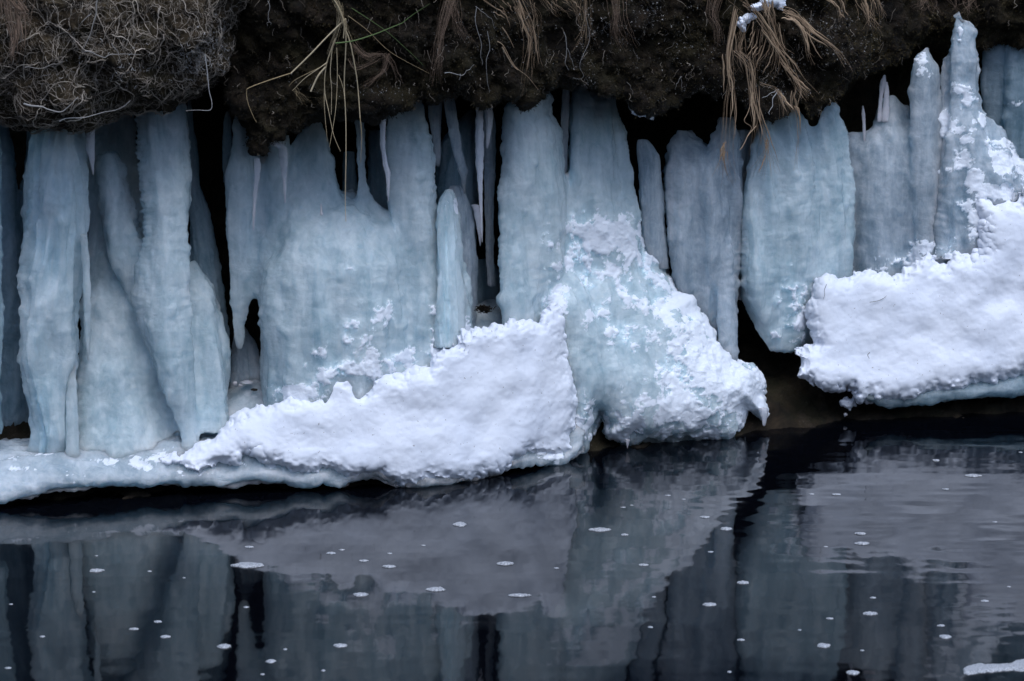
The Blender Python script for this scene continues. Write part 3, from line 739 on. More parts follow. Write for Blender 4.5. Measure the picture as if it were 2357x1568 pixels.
gt('grass_tuft', 'straw', 'largest tan grass tuft, long blades hanging from the snow patch down over the ice', [
    lambda S: bundle(S, c4((850, 60), (825, 190), (800, 350), (800, 450), (822, 530), (798, 660), (790, 830), (775, 1000), (755, 1100)), 7, 7, 10, 0.0, -0.02, 0.0026, (0.4, 1)),
    lambda S: bundle(S, c4((810, 330), (830, 600), (845, 780), (820, 960), (826, 1200)), 3, 7, 8, 0.0, -0.02, 0.0020, (0.3, 1)),
    lambda S: bundle(S, c4((785, 900), (770, 1010), (745, 1120)), 8, 3, 16, -0.02, -0.02, 0.0020, (0.2, 0.7)),
    lambda S: bundle(S, c4((780, 950), (790, 1050), (820, 1180)), 5, 3, 16, -0.02, -0.02, 0.0017, (0.2, 0.7)),
    lambda S: bundle(S, c4((850, 310), (940, 400), (960, 540), (985, 680), (1040, 880), (1075, 1000), (1110, 1110)), 5, 6, 12, 0.0, -0.02, 0.0024, (0.4, 1)),
    lambda S: bundle(S, c4((1045, 880), (1050, 980), (1035, 1090)), 9, 3, 22, -0.02, -0.02, 0.0018, (0.2, 0.7)),
    lambda S: bundle(S, c4((920, 280), (955, 420), (970, 560), (975, 720), (990, 850), (962, 1030)), 5, 9, 9, 0.0, -0.02, 0.0024, (0.3, 1)),
    lambda S: bundle(S, c4((960, 60), (1050, 190), (1130, 330), (1200, 430), (1240, 540), (1310, 640)), 8, 8, 14, -0.02, -0.03, 0.0030, (0.4, 1)),
    lambda S: bundle(S, c4((1150, 380), (1200, 460), (1270, 560), (1310, 620)), 9, 6, 12, -0.02, -0.03, 0.0026, (0.4, 1)),
    lambda S: bundle(S, c4((1040, 20), (1075, 120), (1110, 280), (1150, 350)), 8, 12, 9, -0.01, -0.02, 0.0024, (0.3, 1)),
    lambda S: bundle(S, c4((1150, 80), (1240, 110), (1320, 200), (1420, 270), (1500, 330), (1580, 450)), 9, 7, 8, -0.02, -0.02, 0.0030, (0.5, 1)),
    lambda S: bundle(S, c4((1170, 70), (1260, 150), (1300, 260), (1320, 350), (1350, 410)), 12, 7, 10, -0.02, -0.02, 0.0028, (0.4, 1)),
    lambda S: bundle(S, c4((1000, 520), (1110, 560), (1140, 660), (1160, 760)), 3, 4, 8, -0.01, -0.02, 0.0020, (0.5, 1)),
    lambda S: bundle(S, c4((1110, 570), (1170, 660), (1215, 715)), 7, 4, 9, -0.01, -0.02, 0.0024, (0.4, 1)),
    lambda S: bundle(S, c4((1225, 560), (1215, 660), (1245, 720), (1255, 880), (1245, 1080)), 5, 5, 7, -0.01, -0.02, 0.0024, (0.3, 0.8)),
    lambda S: bundle(S, c4((1085, 160), (1110, 300), (1090, 430), (1060, 500)), 10, 20, 20, 0.03, 0.02, 0.0018, (0.1, 0.7)),
    lambda S: bundle(S, c4((930, 140), (900, 260), (880, 380), (920, 480)), 12, 18, 20, 0.03, 0.02, 0.0018, (0.1, 0.8)),
    lambda S: bundle(S, c4((1000, 170), (980, 320), (960, 400), (940, 480)), 12, 20, 20, 0.03, 0.02, 0.0018, (0.1, 0.8)),
    lambda S: bundle(S, c4((1040, -20), (1050, 60), (1075, 120)), 9, 8, 12, -0.03, -0.03, 0.0026, (0.5, 1)),
    lambda S: bundle(S, c4((880, -20), (950, 60), (1020, 130)), 7, 10, 12, 0.0, 0.0, 0.0018, (0.3, 1)),
    lambda S: blade(S, c4((980, 790), (930, 850), (900, 910), (876, 942)), -0.02, -0.02, 0.0020, 0.7, 0.5),
    lambda S: blade(S, c4((970, 560), (930, 700), (905, 760), (950, 800), (920, 860)), 0, -0.02, 0.0016, 0.6, 0.5)])
gt('grass_tuft', 'straw', 'tan tuft hanging from the top edge to the right of the largest tuft', [
    lambda S: bundle(S, c5((330, -30), (400, 20), (430, 100), (445, 130)), 7, 12, 10, 0.02, 0.02, 0.0022, (0.4, 1)),
    lambda S: bundle(S, c5((540, -30), (570, 60), (600, 130), (625, 190)), 12, 14, 16, 0.05, 0.04, 0.0024, (0.4, 1)),
    lambda S: bundle(S, c5((620, -30), (660, 40), (700, 110)), 8, 10, 14, 0.05, 0.04, 0.0022, (0.4, 1))])
gt('grass_tuft', 'hair_root', 'short brown fringe of grass at the top edge left of the tall ice spire', [
    lambda S: bundle(S, c5((930, -30), (930, 20), (940, 55)), 14, 12, 16, 0.35, 0.33, 0.0016),
    lambda S: bundle(S, c5((1010, -30), (1005, 40), (1015, 90)), 5, 6, 8, 0.35, 0.33, 0.0012)])
gt('grass_tuft', 'hair_root', 'brown fringe of grass drooping onto the top of the tall ice spire', [
    lambda S: bundle(S, c5((1200, -40), (1205, 30), (1212, 80)), 26, 22, 16, 0.51, 0.49, 0.0016)])
gt('grass_tuft', 'hair_root', 'drooping brown grass tuft in the upper left corner over the turf block', [
    lambda S: bundle(S, c1((60, -40), (110, 40), (150, 90), (175, 160)), 20, 14, 10, -0.14, -0.12, 0.0022),
    lambda S: bundle(S, c1((80, -40), (90, 100), (110, 220), (95, 330), (105, 400)), 22, 18, 12, -0.13, -0.10, 0.0022),
    lambda S: bundle(S, c1((40, -40), (30, 100), (50, 220)), 14, 14, 12, -0.13, -0.10, 0.0019)])
# fine loose roots over the mossy bank
S = Strands(); vb = np.where(vis & (BY < np.interp(BX, ex, ey) - 4) & (bankN[:, 1] < 0))[0]
for i in range(420):
    X = None
    j = vb[rng.integers(0, len(vb))]
    X0, Y0 = BX[j], BY[j]
    if X0 > 1950 and rng.random() < 0.6: continue
    if X0 < 900 and rng.random() < 0.6: continue
    L = rng.uniform(8, 34) * (0.6 if Y0 > 120 else 1.1)
    dd = BD[j] - 0.012 + GR + (lean(Y0) if X0 > 575 else 0)
    th = rng.normal() * 0.5
    pth = [(X0, Y0), (X0 + L * .3 * math.sin(th) + rng.normal() * 2, Y0 + L * .35), (X0 + L * .6 * math.sin(th * 1.5) + rng.normal() * 3, Y0 + L * .7), (X0 + L * math.sin(th) + rng.normal() * 4, Y0 + L)]
    blade(S, pth, dd, dd - 0.012, rng.uniform(0.0006, 0.0011), rng.beta(1.2, 1.8), 0.4, 0.9, 1.5)
S.build('fine_roots', 'grey_root', kind='stuff', loc=[0, 0, 0])
# rime specks on the moss
rm = np.zeros(len(BX))
for (a, b, c_, d_, e_) in [(1375, 50, 40, 60, 1), (1345, 110, 22, 50, .8), (1500, 20, 30, 25, 1), (1440, 60, 60, 60, .35), (1560, 90, 60, 60, .35), (1640, 120, 60, 60, .3), (1770, 190, 50, 45, .8), (1830, 160, 40, 60, .5), (1900, 60, 60, 70, .55), (1610, 205, 60, 14, .5), (1350, 185, 20, 20, .6), (1150, 80, 120, 60, .2), (1960, 110, 60, 60, .25), (700, 190, 80, 30, .12), (860, 215, 60, 18, .4)]:
    rm = np.maximum(rm, e_ * np.exp(-((BX - a) / c_) ** 2 - ((BY - b) / d_) ** 2))
rm = rm * vis * (bankN[:, 1] < 0.2) * (fbm(BX / 14, BY / 14, 7, 3) > 0.0)
ri = rng.choice(len(BX), 6500, p=rm / rm.sum())
vv, ff, tt = tufts(bankV[ri], bankN[ri], 7500, 0.0062, lambda p, rg: rg.uniform(0, .8, len(p)), seedv=9)
keep = slice(None)
make('rime', vv, ff[keep], 'pale_root', kind='stuff', loc=[0, 0, 0], extra=tt, smooth=False)

# ------------------------------------------------------------------ snow patches in the big tuft
mound('snow_patch', cv([(1040, -60), (1170, -60), (1172, 40), (1150, 72), (1120, 75), (1100, 50), (1060, 50), (1010, 60), (960, 62), (935, 45), (970, 25), (1010, 10)], 1381, 0, K1), lambda X, Y: -0.24 + 0 * X, 0.06, 16, 'bright snow patch caught in the roots of the largest grass tuft at the top edge', 'snow patch', jag=4, jscale=.4, step=1.6, lump=.5)
mound('snow_patch', cv([(862, 150), (875, 125), (905, 92), (945, 90), (995, 95), (1000, 110), (950, 125), (915, 150), (905, 190), (880, 185)], 1381, 0, K1), lambda X, Y: -0.18 + 0 * X, 0.05, 9, 'small ragged snow patch just below left of the bright one in the largest tuft', 'snow patch', jag=4, jscale=.4, step=1.4, lump=.4)

# ------------------------------------------------------------------ ICE: left group
column('ice_column', [(225, -60, -10), (400, -60, 2), (700, -60, 3), (1000, -60, 4)], 0.16, 'narrow sliver of ice column cut off by the left edge of the picture', seed=1)
fused('ice_curtain', [([(262, -40, 18), (330, -40, 37), (445, -40, 42), (560, -40, 70), (1000, -40, 90)], 0.52, 0.9), ([(270, 58, 100), (330, 55, 100), (440, 48, 110), (470, 36, 120), (1000, 30, 130)], 0.55, 0.9)],
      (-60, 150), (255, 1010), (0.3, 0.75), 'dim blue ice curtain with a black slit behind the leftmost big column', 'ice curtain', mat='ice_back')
col1 = column('ice_column', [(280, 82, 188), (310, 80, 190), (340, 73, 194), (380, 66, 197), (440, 61, 200), (520, 58, 203), (575, 53, 198), (620, 53, 190), (700, 51, 184), (800, 48, 179), (850, 45, 178), (900, 56, 177), (960, 72, 178), (1010, 78, 182), (1040, 72, 188), (1075, 62, 200), (1110, 55, 210)],
       [(280, 0.30), (700, 0.24), (1010, 0.19), (1110, 0.24)], 'broad pale ice column with notched sides, leftmost of the big columns under the turf block', seed=2, seg=84, ripple=1.25, mat='ice_milky')
column('rib', [(760, 160, 166), (880, 154, 176), (960, 152, 180), (1030, 152, 182), (1060, 150, 184)], [(760, 0.17), (1060, 0.09)], None, None, seed=3, mat='ice_milky', ripple=.4, flute=.3, kd=.6, parent=col1)
column('icicle', [(540, 186, 200), (600, 188, 206), (700, 192, 210), (760, 195, 210), (790, 197, 208), (815, 200, 205), (829, 202, 204)], [(540, 0.17), (829, 0.13)], 'long slim icicle hanging beside the right flank of the leftmost big column', 'icicle', seed=4, seg=24, step=2, mat='ice_milky', sig=2)
column('icicle', [(270, 197, 217), (320, 198, 218), (345, 198, 217), (362, 203, 218), (380, 208, 217), (400, 213, 216)], 0.22, 'short lumpy icicle at the turf edge right of the leftmost big column', 'icicle', seed=5, seg=24, step=2, mat='ice_clear', sig=2)
fused('ice_mass', [
    ([(262, 200, 300), (300, 200, 308), (380, 200, 322), (500, 200, 350), (700, 185, 420), (900, 160, 460), (1020, 120, 490), (1110, 60, 520)], [(262, .62), (500, .55), (760, .42), (1110, .30)], 0.62),
    ([(690, 190, 300), (760, 182, 330), (850, 170, 360), (960, 160, 390), (1100, 140, 430)], [(690, .42), (1100, .22)], 0.7),
    ([(358, 226, 262), (364, 221, 270), (380, 217, 280), (450, 222, 302), (520, 236, 325), (600, 258, 352), (680, 288, 378), (760, 320, 400), (840, 350, 420), (900, 370, 430)], [(358, 0.42), (600, .34), (900, 0.25)], 0.8),
    ([(598, 420, 445), (615, 405, 460), (660, 400, 486), (700, 400, 505), (750, 400, 519), (800, 400, 530), (850, 400, 536), (890, 405, 532), (930, 400, 530), (1000, 390, 540)], [(598, .40), (760, .32), (1000, .22)], 0.8),
    ([(206, 404, 428), (226, 372, 429), (240, 345, 430), (260, 322, 433), (300, 322, 438), (350, 319, 441), (400, 324, 441), (450, 328, 439), (500, 330, 437), (575, 326, 433), (620, 315, 432), (690, 310, 437), (760, 322, 441), (850, 348, 450), (920, 378, 458), (960, 398, 463), (1010, 415, 470), (1060, 410, 490)], [(206, 0.34), (500, 0.26), (800, .18), (1060, 0.12)], 0.9)],
    (60, 560), (200, 1115), (-0.12, 0.9), 'left ice mass with a bright sawtooth-edged column, a leaning column and a beaded bulge', 'ice mass', k=13, mat='ice_milky', sd=0.008,
    saw=([200, 250, 300, 350, 450, 575, 690, 1100], [330, 324, 322, 319, 328, 326, 310, 300]))
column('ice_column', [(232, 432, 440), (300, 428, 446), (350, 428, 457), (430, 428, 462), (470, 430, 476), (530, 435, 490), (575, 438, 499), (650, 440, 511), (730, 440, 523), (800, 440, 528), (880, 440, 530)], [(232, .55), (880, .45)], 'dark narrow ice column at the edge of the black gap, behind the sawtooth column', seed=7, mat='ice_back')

# ------------------------------------------------------------------ ICE: middle group
column('icicle', [(258, 520, 528), (275, 516, 532), (320, 513, 534), (370, 512, 534), (420, 515, 532)], 0.45, 'stubby dim icicle at the right side of the black gap', 'icicle', seed=10, mat='ice_back', seg=30)
column('ice_mound', [(752, 545, 562), (790, 535, 590), (830, 532, 600), (890, 530, 612), (940, 525, 620)], [(752, .58), (940, .45)], 'low dim grey ice lump in the nook left of the central ice mass', 'ice mound', seed=12, mat='ice_violet')
dome = fused('ice_mass', [
    ([(236, 545, 552), (280, 538, 580), (340, 531, 596), (400, 522, 602), (470, 519, 604), (520, 519, 606), (600, 527, 606), (670, 530, 594), (700, 531, 578), (750, 534, 568), (785, 541, 562), (803, 548, 556)], [(236, .40), (500, .36), (800, .34)], 0.8),
    ([(310, 612, 665), (400, 606, 668), (460, 606, 672), (560, 600, 690), (700, 600, 700), (900, 615, 700)], [(310, .36), (560, .34), (900, .30)], 0.7),
    ([(275, 722, 732), (290, 705, 738), (310, 690, 745), (350, 668, 754), (400, 658, 768), (440, 650, 786), (470, 640, 806), (560, 630, 830)], [(275, .40), (560, .34)], 0.55),
    ([(440, 740, 800), (460, 690, 860), (490, 640, 905), (540, 610, 935), (600, 590, 944), (700, 594, 950), (800, 606, 950), (870, 610, 945), (960, 616, 935)], [(440, .46), (520, .37), (620, .30), (760, .26), (960, .24)], 0.66),
    ([(270, 815, 845), (350, 816, 846), (400, 818, 848), (440, 820, 852), (500, 810, 880), (600, 800, 890)], [(270, .40), (600, .30)], 0.8),
    ([(232, 900, 968), (260, 897, 976), (300, 894, 988), (340, 895, 997), (400, 897, 1004), (470, 898, 1009), (560, 902, 1012), (640, 915, 1030), (700, 930, 1050), (850, 940, 1060)], [(232, .36), (500, .32), (850, .28)], 0.8),
    ([(560, 960, 1040), (620, 950, 1070), (700, 948, 1086), (760, 948, 1088), (830, 950, 1082), (900, 950, 1070)], [(560, .34), (700, .27), (900, .22)], 0.75)],
    (500, 1110), (228, 975), (0.0, 0.72), 'great central dome of milky blue ice with column tops and a pointed left finger', 'ice mass', k=28, mat='ice_milky',
    dust=[(848, 805, 45, 38, .75), (800, 742, 25, 16, .5), (790, 620, 22, 14, .45), (890, 730, 30, 30, .5), (880, 830, 50, 30, .75), (750, 860, 40, 25, .8), (1000, 720, 26, 16, .6), (1010, 800, 40, 25, .8), (960, 850, 40, 25, .8), (690, 905, 60, 26, .9), (940, 835, 26, 30, .8), (800, 850, 50, 26, .8), (860, 850, 60, 24, .9), (1040, 760, 40, 30, .9), (740, 820, 30, 30, .5)])
column('icicle', [(330, 618, 650), (340, 640, 662), (370, 645, 663), (400, 650, 660), (430, 652, 659), (467, 655, 658)], 0.20, None, None, seed=13, seg=24, step=2, mat='ice_clear', sig=2, parent=dome)
column('icicle', [(366, 585, 598), (385, 585, 601), (410, 586, 598), (450, 582, 592), (500, 581, 587), (530, 582, 585)], 0.15, 'slim pinkish icicle under the hanging moss tip, left of the central ice mass', 'icicle', seed=14, seg=24, step=2, mat='ice_clear', sig=2)
column('icicle', [(470, 738, 740), (480, 737, 741), (495, 736, 744)], 0.09, None, None, seed=15, seg=16, step=1.5, mat='ice_clear', sig=1.5, parent=dome)
column('ice_column', [(350, 792, 815), (400, 790, 818), (470, 788, 822)], 0.55, 'small dim ice stump in the dark opening behind the long grass blade', seed=16, mat='ice_back')
column('ice_column', [(300, 850, 880), (340, 848, 890), (400, 846, 896), (500, 840, 900)], 0.55, 'dark violet ice column at the back, left of the thin crooked icicle', seed=17, mat='ice_back')
column('icicle', [(256, 875, 888), (300, 875, 887), (335, 875, 886), (352, 879, 888), (380, 880, 894), (398, 887, 899), (425, 890, 897), (462, 893, 895)], 0.14, 'thin crooked icicle hanging before the left flank of the flat-topped column', 'icicle', seed=18, seg=24, step=2, mat='ice_clear', sig=2)
column('icicle', [(222, 985, 1018), (262, 985, 1016), (300, 993, 1014), (350, 1000, 1015), (372, 1002, 1014), (382, 1005, 1012)], 0.34, 'blunt hanging ice finger just right of the flat-topped column', 'icicle', seed=19, seg=40, mat='ice_violet', ripple=.6)
column('icicle', [(218, 1020, 1044), (260, 1025, 1050), (300, 1032, 1056), (350, 1042, 1065), (378, 1051, 1073), (393, 1053, 1078), (403, 1060, 1075), (425, 1063, 1071), (444, 1068, 1071)], 0.30, 'thick icicle slanting down to the right with a clear knobbly tip', 'icicle', seed=20, seg=40, step=2, mat='ice_violet', sig=3, ripple=.6)
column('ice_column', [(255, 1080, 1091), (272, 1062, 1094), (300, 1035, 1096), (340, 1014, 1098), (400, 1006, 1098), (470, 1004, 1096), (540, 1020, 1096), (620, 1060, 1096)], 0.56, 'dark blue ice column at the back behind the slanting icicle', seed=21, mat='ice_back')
rear = column('ice_stump', [(428, 1040, 1056), (436, 1034, 1066), (450, 1030, 1072), (480, 1030, 1083), (520, 1032, 1089), (600, 1032, 1094), (680, 1030, 1092), (800, 1030, 1088)], 0.38, 'smooth rounded ice stump, the rear of the two stumps right of the central mass', seed=22, cat='ice stump', mat='ice_violet')
column('ice_stump', [(437, 1028, 1040), (444, 1020, 1046), (460, 1010, 1050), (490, 1005, 1054), (540, 1003, 1061), (620, 1003, 1064), (700, 1004, 1068), (800, 1000, 1070)], [(437, .30), (600, .23), (800, .16)], 'frosted rounded ice stump, the front one of the two stumps right of the central mass', seed=23, cat='ice stump', mat='ice_milky', dust=[(1035, 470, 20, 30, .35)])
column('icicle', [(472, 1084, 1101), (485, 1090, 1104), (520, 1097, 1107), (545, 1101, 1107), (564, 1104, 1107)], 0.36, None, None, seed=24, seg=24, step=2, mat='ice_clear', sig=2, parent=rear)
column('icicle', [(230, 1097, 1107), (260, 1096, 1111), (300, 1095, 1112), (345, 1094, 1114), (400, 1098, 1112), (450, 1102, 1111), (500, 1105, 1111), (530, 1107, 1111), (556, 1109, 1111)], 0.25, 'longest thin pale icicle, hanging left of the black slot in the middle', 'icicle', seed=25, seg=24, step=2, mat='ice_clear', sig=2)
column('icicle', [(240, 1112, 1133), (262, 1116, 1135), (285, 1118, 1135), (305, 1118, 1131), (330, 1119, 1126), (341, 1120, 1123)], 0.26, 'short ragged white icicle beside the longest thin icicle', 'icicle', seed=26, seg=24, step=2, mat='ice_clear', sig=2)
column('ice_column', [(235, 1110, 1130), (290, 1112, 1141), (400, 1116, 1141), (500, 1117, 1137), (600, 1118, 1136), (660, 1122, 1142)], 0.42, 'thin smooth grey ice pole behind the longest thin icicle, beside the black slot', seed=27, mat='ice_violet', ripple=.5)
column('ice_stump', [(597, 1104, 1126), (605, 1096, 1136), (620, 1090, 1146), (650, 1086, 1152), (700, 1084, 1156), (760, 1084, 1160)], 0.60, 'dark rounded ice stump at the back of the middle hollow', seed=28, cat='ice stump', mat='ice_back')

# ------------------------------------------------------------------ ICE: double columns and skirt
column('icicle', [(190, 1297, 1310), (250, 1293, 1311), (300, 1293, 1308), (360, 1294, 1308), (420, 1296, 1306)], 0.36, 'straight narrow icicle wedged between the tops of the pair of tall columns', 'icicle', seed=30, seg=30, mat='ice_violet')
column('ice_column', [(322, 1469, 1488), (335, 1466, 1503), (360, 1466, 1516), (400, 1471, 1520), (460, 1473, 1525), (515, 1478, 1531), (560, 1480, 1538), (620, 1490, 1540)], 0.34, 'narrow flat-topped ice pillar standing apart beyond the black slit, right of the double columns', seed=32, seg=60, mat='ice_violet', ripple=.8)
cone = [(1284, 575), (1320, 522), (1345, 504), (1400, 497), (1470, 510), (1505, 516), (1530, 560), (1541, 624), (1557, 672), (1590, 676), (1605, 690), (1601, 705), (1620, 723), (1652, 789), (1689, 833), (1733, 845), (1755, 878), (1755, 914), (1767, 955), (1757, 972), (1740, 955), (1722, 947), (1711, 988), (1697, 1013), (1600, 1022), (1528, 1028), (1447, 1026),
        (1403, 1013), (1392, 995), (1399, 977), (1384, 950), (1374, 980), (1365, 1014), (1357, 1038), (1325, 1040), (1300, 900), (1240, 780), (1250, 700), (1270, 620)]
def cone_d(X, Y): return 0.40 - 0.26 * sstep(500, 980, Y)
skirt = fused('ice_column', [
    ([(200, 1225, 1268), (222, 1185, 1270), (240, 1173, 1272), (270, 1171, 1277), (300, 1161, 1291), (340, 1157, 1298), (400, 1155, 1303), (440, 1145, 1308), (520, 1148, 1308), (600, 1149, 1300), (650, 1151, 1290), (690, 1150, 1275), (730, 1160, 1268), (780, 1160, 1266), (860, 1155, 1270)], [(200, .34), (500, .32), (680, .24), (860, .18)], 0.8),
    ([(196, 1336, 1348), (204, 1327, 1366), (220, 1319, 1410), (240, 1313, 1428), (265, 1309, 1433), (290, 1307, 1446), (330, 1306, 1453), (400, 1304, 1457), (450, 1300, 1461), (510, 1296, 1468), (600, 1290, 1485), (700, 1290, 1500)], [(196, .40), (450, .36), (520, .33), (600, .33), (700, .36)], 0.72)],
    (1120, 1790), (190, 1060), (-0.14, 0.7), 'pair of tall ice columns flaring into one wide snow-crusted cone that reaches the water', 'ice mass', k=9, mat='ice_milky',
    bodies=[(cone, cone_d, lambda X, Y: 0.19 * (0.35 + 0.65 * sstep(500, 700, Y)), 95, 0.15, 3.0)],
    dust=[(1215, 700, 22, 22, .5), (1400, 550, 95, 46, 1.25), (1330, 570, 40, 34, .75), (1465, 565, 50, 46, .85), (1400, 610, 110, 50, .62), (1500, 620, 50, 50, .6), (1545, 700, 45, 60, .9), (1585, 705, 35, 40, 1.3), (1610, 770, 65, 65, 1.15), (1650, 850, 95, 75, 1.35), (1720, 900, 75, 70, 1.5), (1740, 950, 60, 50, 1.3),
          (1590, 950, 130, 60, .95), (1480, 950, 70, 60, .55), (1430, 985, 55, 32, 1.05), (1640, 995, 70, 20, .6), (1460, 690, 60, 60, .42), (1500, 790, 90, 60, .46), (1560, 860, 80, 60, .68), (1290, 690, 40, 40, .55), (1340, 960, 28, 60, .6), (1300, 620, 30, 40, .45), (1390, 720, 60, 60, .3)])
column('icicle', [(1012, 1438, 1450), (1022, 1441, 1447), (1030, 1443, 1445)], 0.02, None, None, seed=33, seg=16, step=1.5, mat='ice_clear', sig=2, parent=skirt)
column('icicle', [(940, 1745, 1768), (955, 1750, 1768), (968, 1754, 1765), (980, 1756, 1761)], 0.02, None, None, seed=34, seg=20, step=1.5, mat='ice_clear', sig=2, parent=skirt)

# ------------------------------------------------------------------ ICE: right group
fused('ice_curtain', [
    ([(300, 1562, 1592), (320, 1548, 1602), (350, 1538, 1650), (400, 1522, 1660), (550, 1526, 1660), (620, 1543, 1660), (700, 1576, 1658), (760, 1605, 1662), (790, 1630, 1662)], [(300, .42), (790, .30)], 0.8),
    ([(270, 1657, 1690), (300, 1648, 1700), (350, 1620, 1706), (450, 1600, 1708), (600, 1610, 1706), (680, 1640, 1702), (720, 1646, 1698)], [(270, .36), (720, .28)], 0.75),
    ([(450, 1640, 1706), (560, 1648, 1702), (650, 1649, 1696), (720, 1650, 1692), (780, 1656, 1688), (815, 1664, 1688), (828, 1670, 1688)], [(450, .32), (828, .20)], 0.8)],
    (1500, 1730), (265, 840), (0.02, 0.65), 'violet-grey ribbed ice curtain hanging beyond the skirt, ending in a long pointed finger', 'ice curtain', k=10, mat='ice_violet', disp=1.1)
column('ice_column', [(300, 1695, 1730), (400, 1690, 1735), (600, 1690, 1735), (690, 1698, 1735)], 0.42, 'shadowed strip of ice joining the violet curtain and the hanging column', seed=35, mat='ice_violet')
fused('ice_column', [
    ([(255, 1760, 1840), (290, 1745, 1870), (330, 1725, 1890), (400, 1715, 1900), (520, 1706, 1900), (640, 1704, 1900), (700, 1715, 1890), (740, 1735, 1880), (780, 1752, 1870), (806, 1775, 1850)], [(255, .36), (806, .26)], 0.8),
    ([(238, 1908, 1922), (255, 1890, 1930), (290, 1870, 1946), (320, 1860, 1953), (400, 1860, 1958), (520, 1860, 1966), (620, 1850, 1964), (680, 1840, 1950), (740, 1820, 1920), (800, 1800, 1860)], [(238, .38), (800, .28)], 0.8)],
    (1680, 1990), (228, 825), (0.02, 0.62), 'massive rippled ice column with rounded foot, hanging over mud beside the right snow bank', 'ice column', k=14, mat='ice_milky',
    disp=1.2, dust=[(1845, 690, 40, 60, .6), (1850, 745, 36, 36, .8), (1790, 777, 18, 9, .9)])
column('icicle', [(245, 1984, 1988), (275, 1984, 1992), (300, 1985, 1993), (328, 1987, 1991)], 0.42, 'hair-thin icicle standing alone in the dark notch right of the massive hanging column', 'icicle', seed=36, seg=16, step=1.5, mat='ice_clear', sig=2)
slab = fused('ice_curtain', [
    ([(225, 2035, 2062), (245, 2020, 2090), (290, 2004, 2110), (330, 1980, 2130), (400, 1975, 2140), (520, 1972, 2145), (660, 1975, 2150)], [(225, .46), (400, .42), (660, .38)], 0.55),
    ([(305, 1955, 1988), (330, 1940, 2010), (500, 1940, 2020), (650, 1940, 2020)], [(305, .46), (650, .42)], 0.6),
    ([(250, 2050, 2110), (300, 2030, 2180), (450, 2030, 2200), (660, 2030, 2220)], [(250, .50), (660, .40)], 0.4),
    ([(108, 2131, 2140), (125, 2113, 2150), (150, 2094, 2164), (180, 2090, 2167), (215, 2086, 2168), (260, 2088, 2174), (330, 2090, 2190), (420, 2095, 2205), (520, 2100, 2210), (650, 2100, 2220)], [(108, .38), (350, .36), (650, .30)], 0.7)],
    (1930, 2250), (100, 670), (0.1, 0.75), 'smooth grey-blue ice slab with a blunt frosty spire, right of the massive hanging column', 'ice curtain', k=22, mat='ice_violet', disp=.8, dust=[(2135, 150, 26, 26, .45), (2100, 600, 60, 24, .7), (2140, 560, 36, 24, .6), (2010, 622, 50, 12, .5)])
column('icicle', [(174, 2034, 2038), (190, 2026, 2039), (230, 2023, 2031), (280, 2018, 2030)], 0.40, None, None, seed=37, seg=20, step=1.5, mat='ice_clear', sig=2, parent=slab)
column('icicle', [(190, 2037, 2043), (210, 2036, 2046), (240, 2034, 2046), (280, 2030, 2046)], 0.40, None, None, seed=38, seg=20, step=1.5, mat='ice_clear', sig=2, parent=slab)
fused('ice_spire', [
    ([(20, 2199, 2203), (30, 2196, 2215), (50, 2195, 2245), (100, 2190, 2257), (120, 2186, 2268), (160, 2186, 2272), (230, 2188, 2268), (290, 2180, 2280), (400, 2170, 2300), (600, 2150, 2290)], [(20, .36), (300, .32), (600, .24)], 0.8),
    ([(255, 2190, 2270), (290, 2200, 2300), (330, 2190, 2322), (370, 2190, 2336), (410, 2190, 2355), (450, 2190, 2350), (540, 2180, 2330), (640, 2180, 2320)], [(255, .34), (640, .24)], 0.8),
    ([(130, 2165, 2190), (170, 2163, 2195), (260, 2150, 2200), (400, 2140, 2230), (640, 2140, 2250)], [(130, .40), (640, .28)], 0.8)],
    (2130, 2385), (14, 655), (-0.05, 0.6), 'tallest grey ice spire with snow clots down its front, near the right edge', 'ice spire', k=14, mat='ice_violet', disp=1.5,
    dust=[(2213, 72, 10, 16, .9), (2205, 92, 14, 8, .7), (2212, 205, 26, 20, .95), (2228, 236, 22, 14, 1), (2214, 255, 14, 14, .9), (2180, 285, 30, 24, 1.0), (2205, 300, 30, 12, .9), (2225, 318, 16, 14, .9), (2260, 275, 20, 14, .7), (2300, 330, 30, 20, .7), (2305, 375, 34, 34, 1.05), (2215, 375, 32, 24, 1.0), (2340, 400, 30, 30, .7), (2245, 420, 26, 30, 1.0), (2270, 440, 30, 24, .9), (2162, 395, 8, 8, .9), (2230, 470, 30, 24, .7), (2150, 600, 30, 20, .8), (2200, 590, 40, 20, .7), (2250, 520, 40, 50, .7), (2320, 440, 40, 30, .9)])
fused('ice_curtain', [([(100, 2262, 2330), (200, 2258, 2340), (300, 2270, 2350), (500, 2300, 2380)], .58, 0.6), ([(105, 2320, 2420), (250, 2310, 2430), (500, 2330, 2440)], .52, 0.6)],
      (2240, 2440), (96, 490), (0.3, 0.8), 'deep blue shaded ice curtain behind the tallest spire at the right edge', 'ice curtain', mat='ice_back', dust=[(2340, 240, 14, 10, .4)])

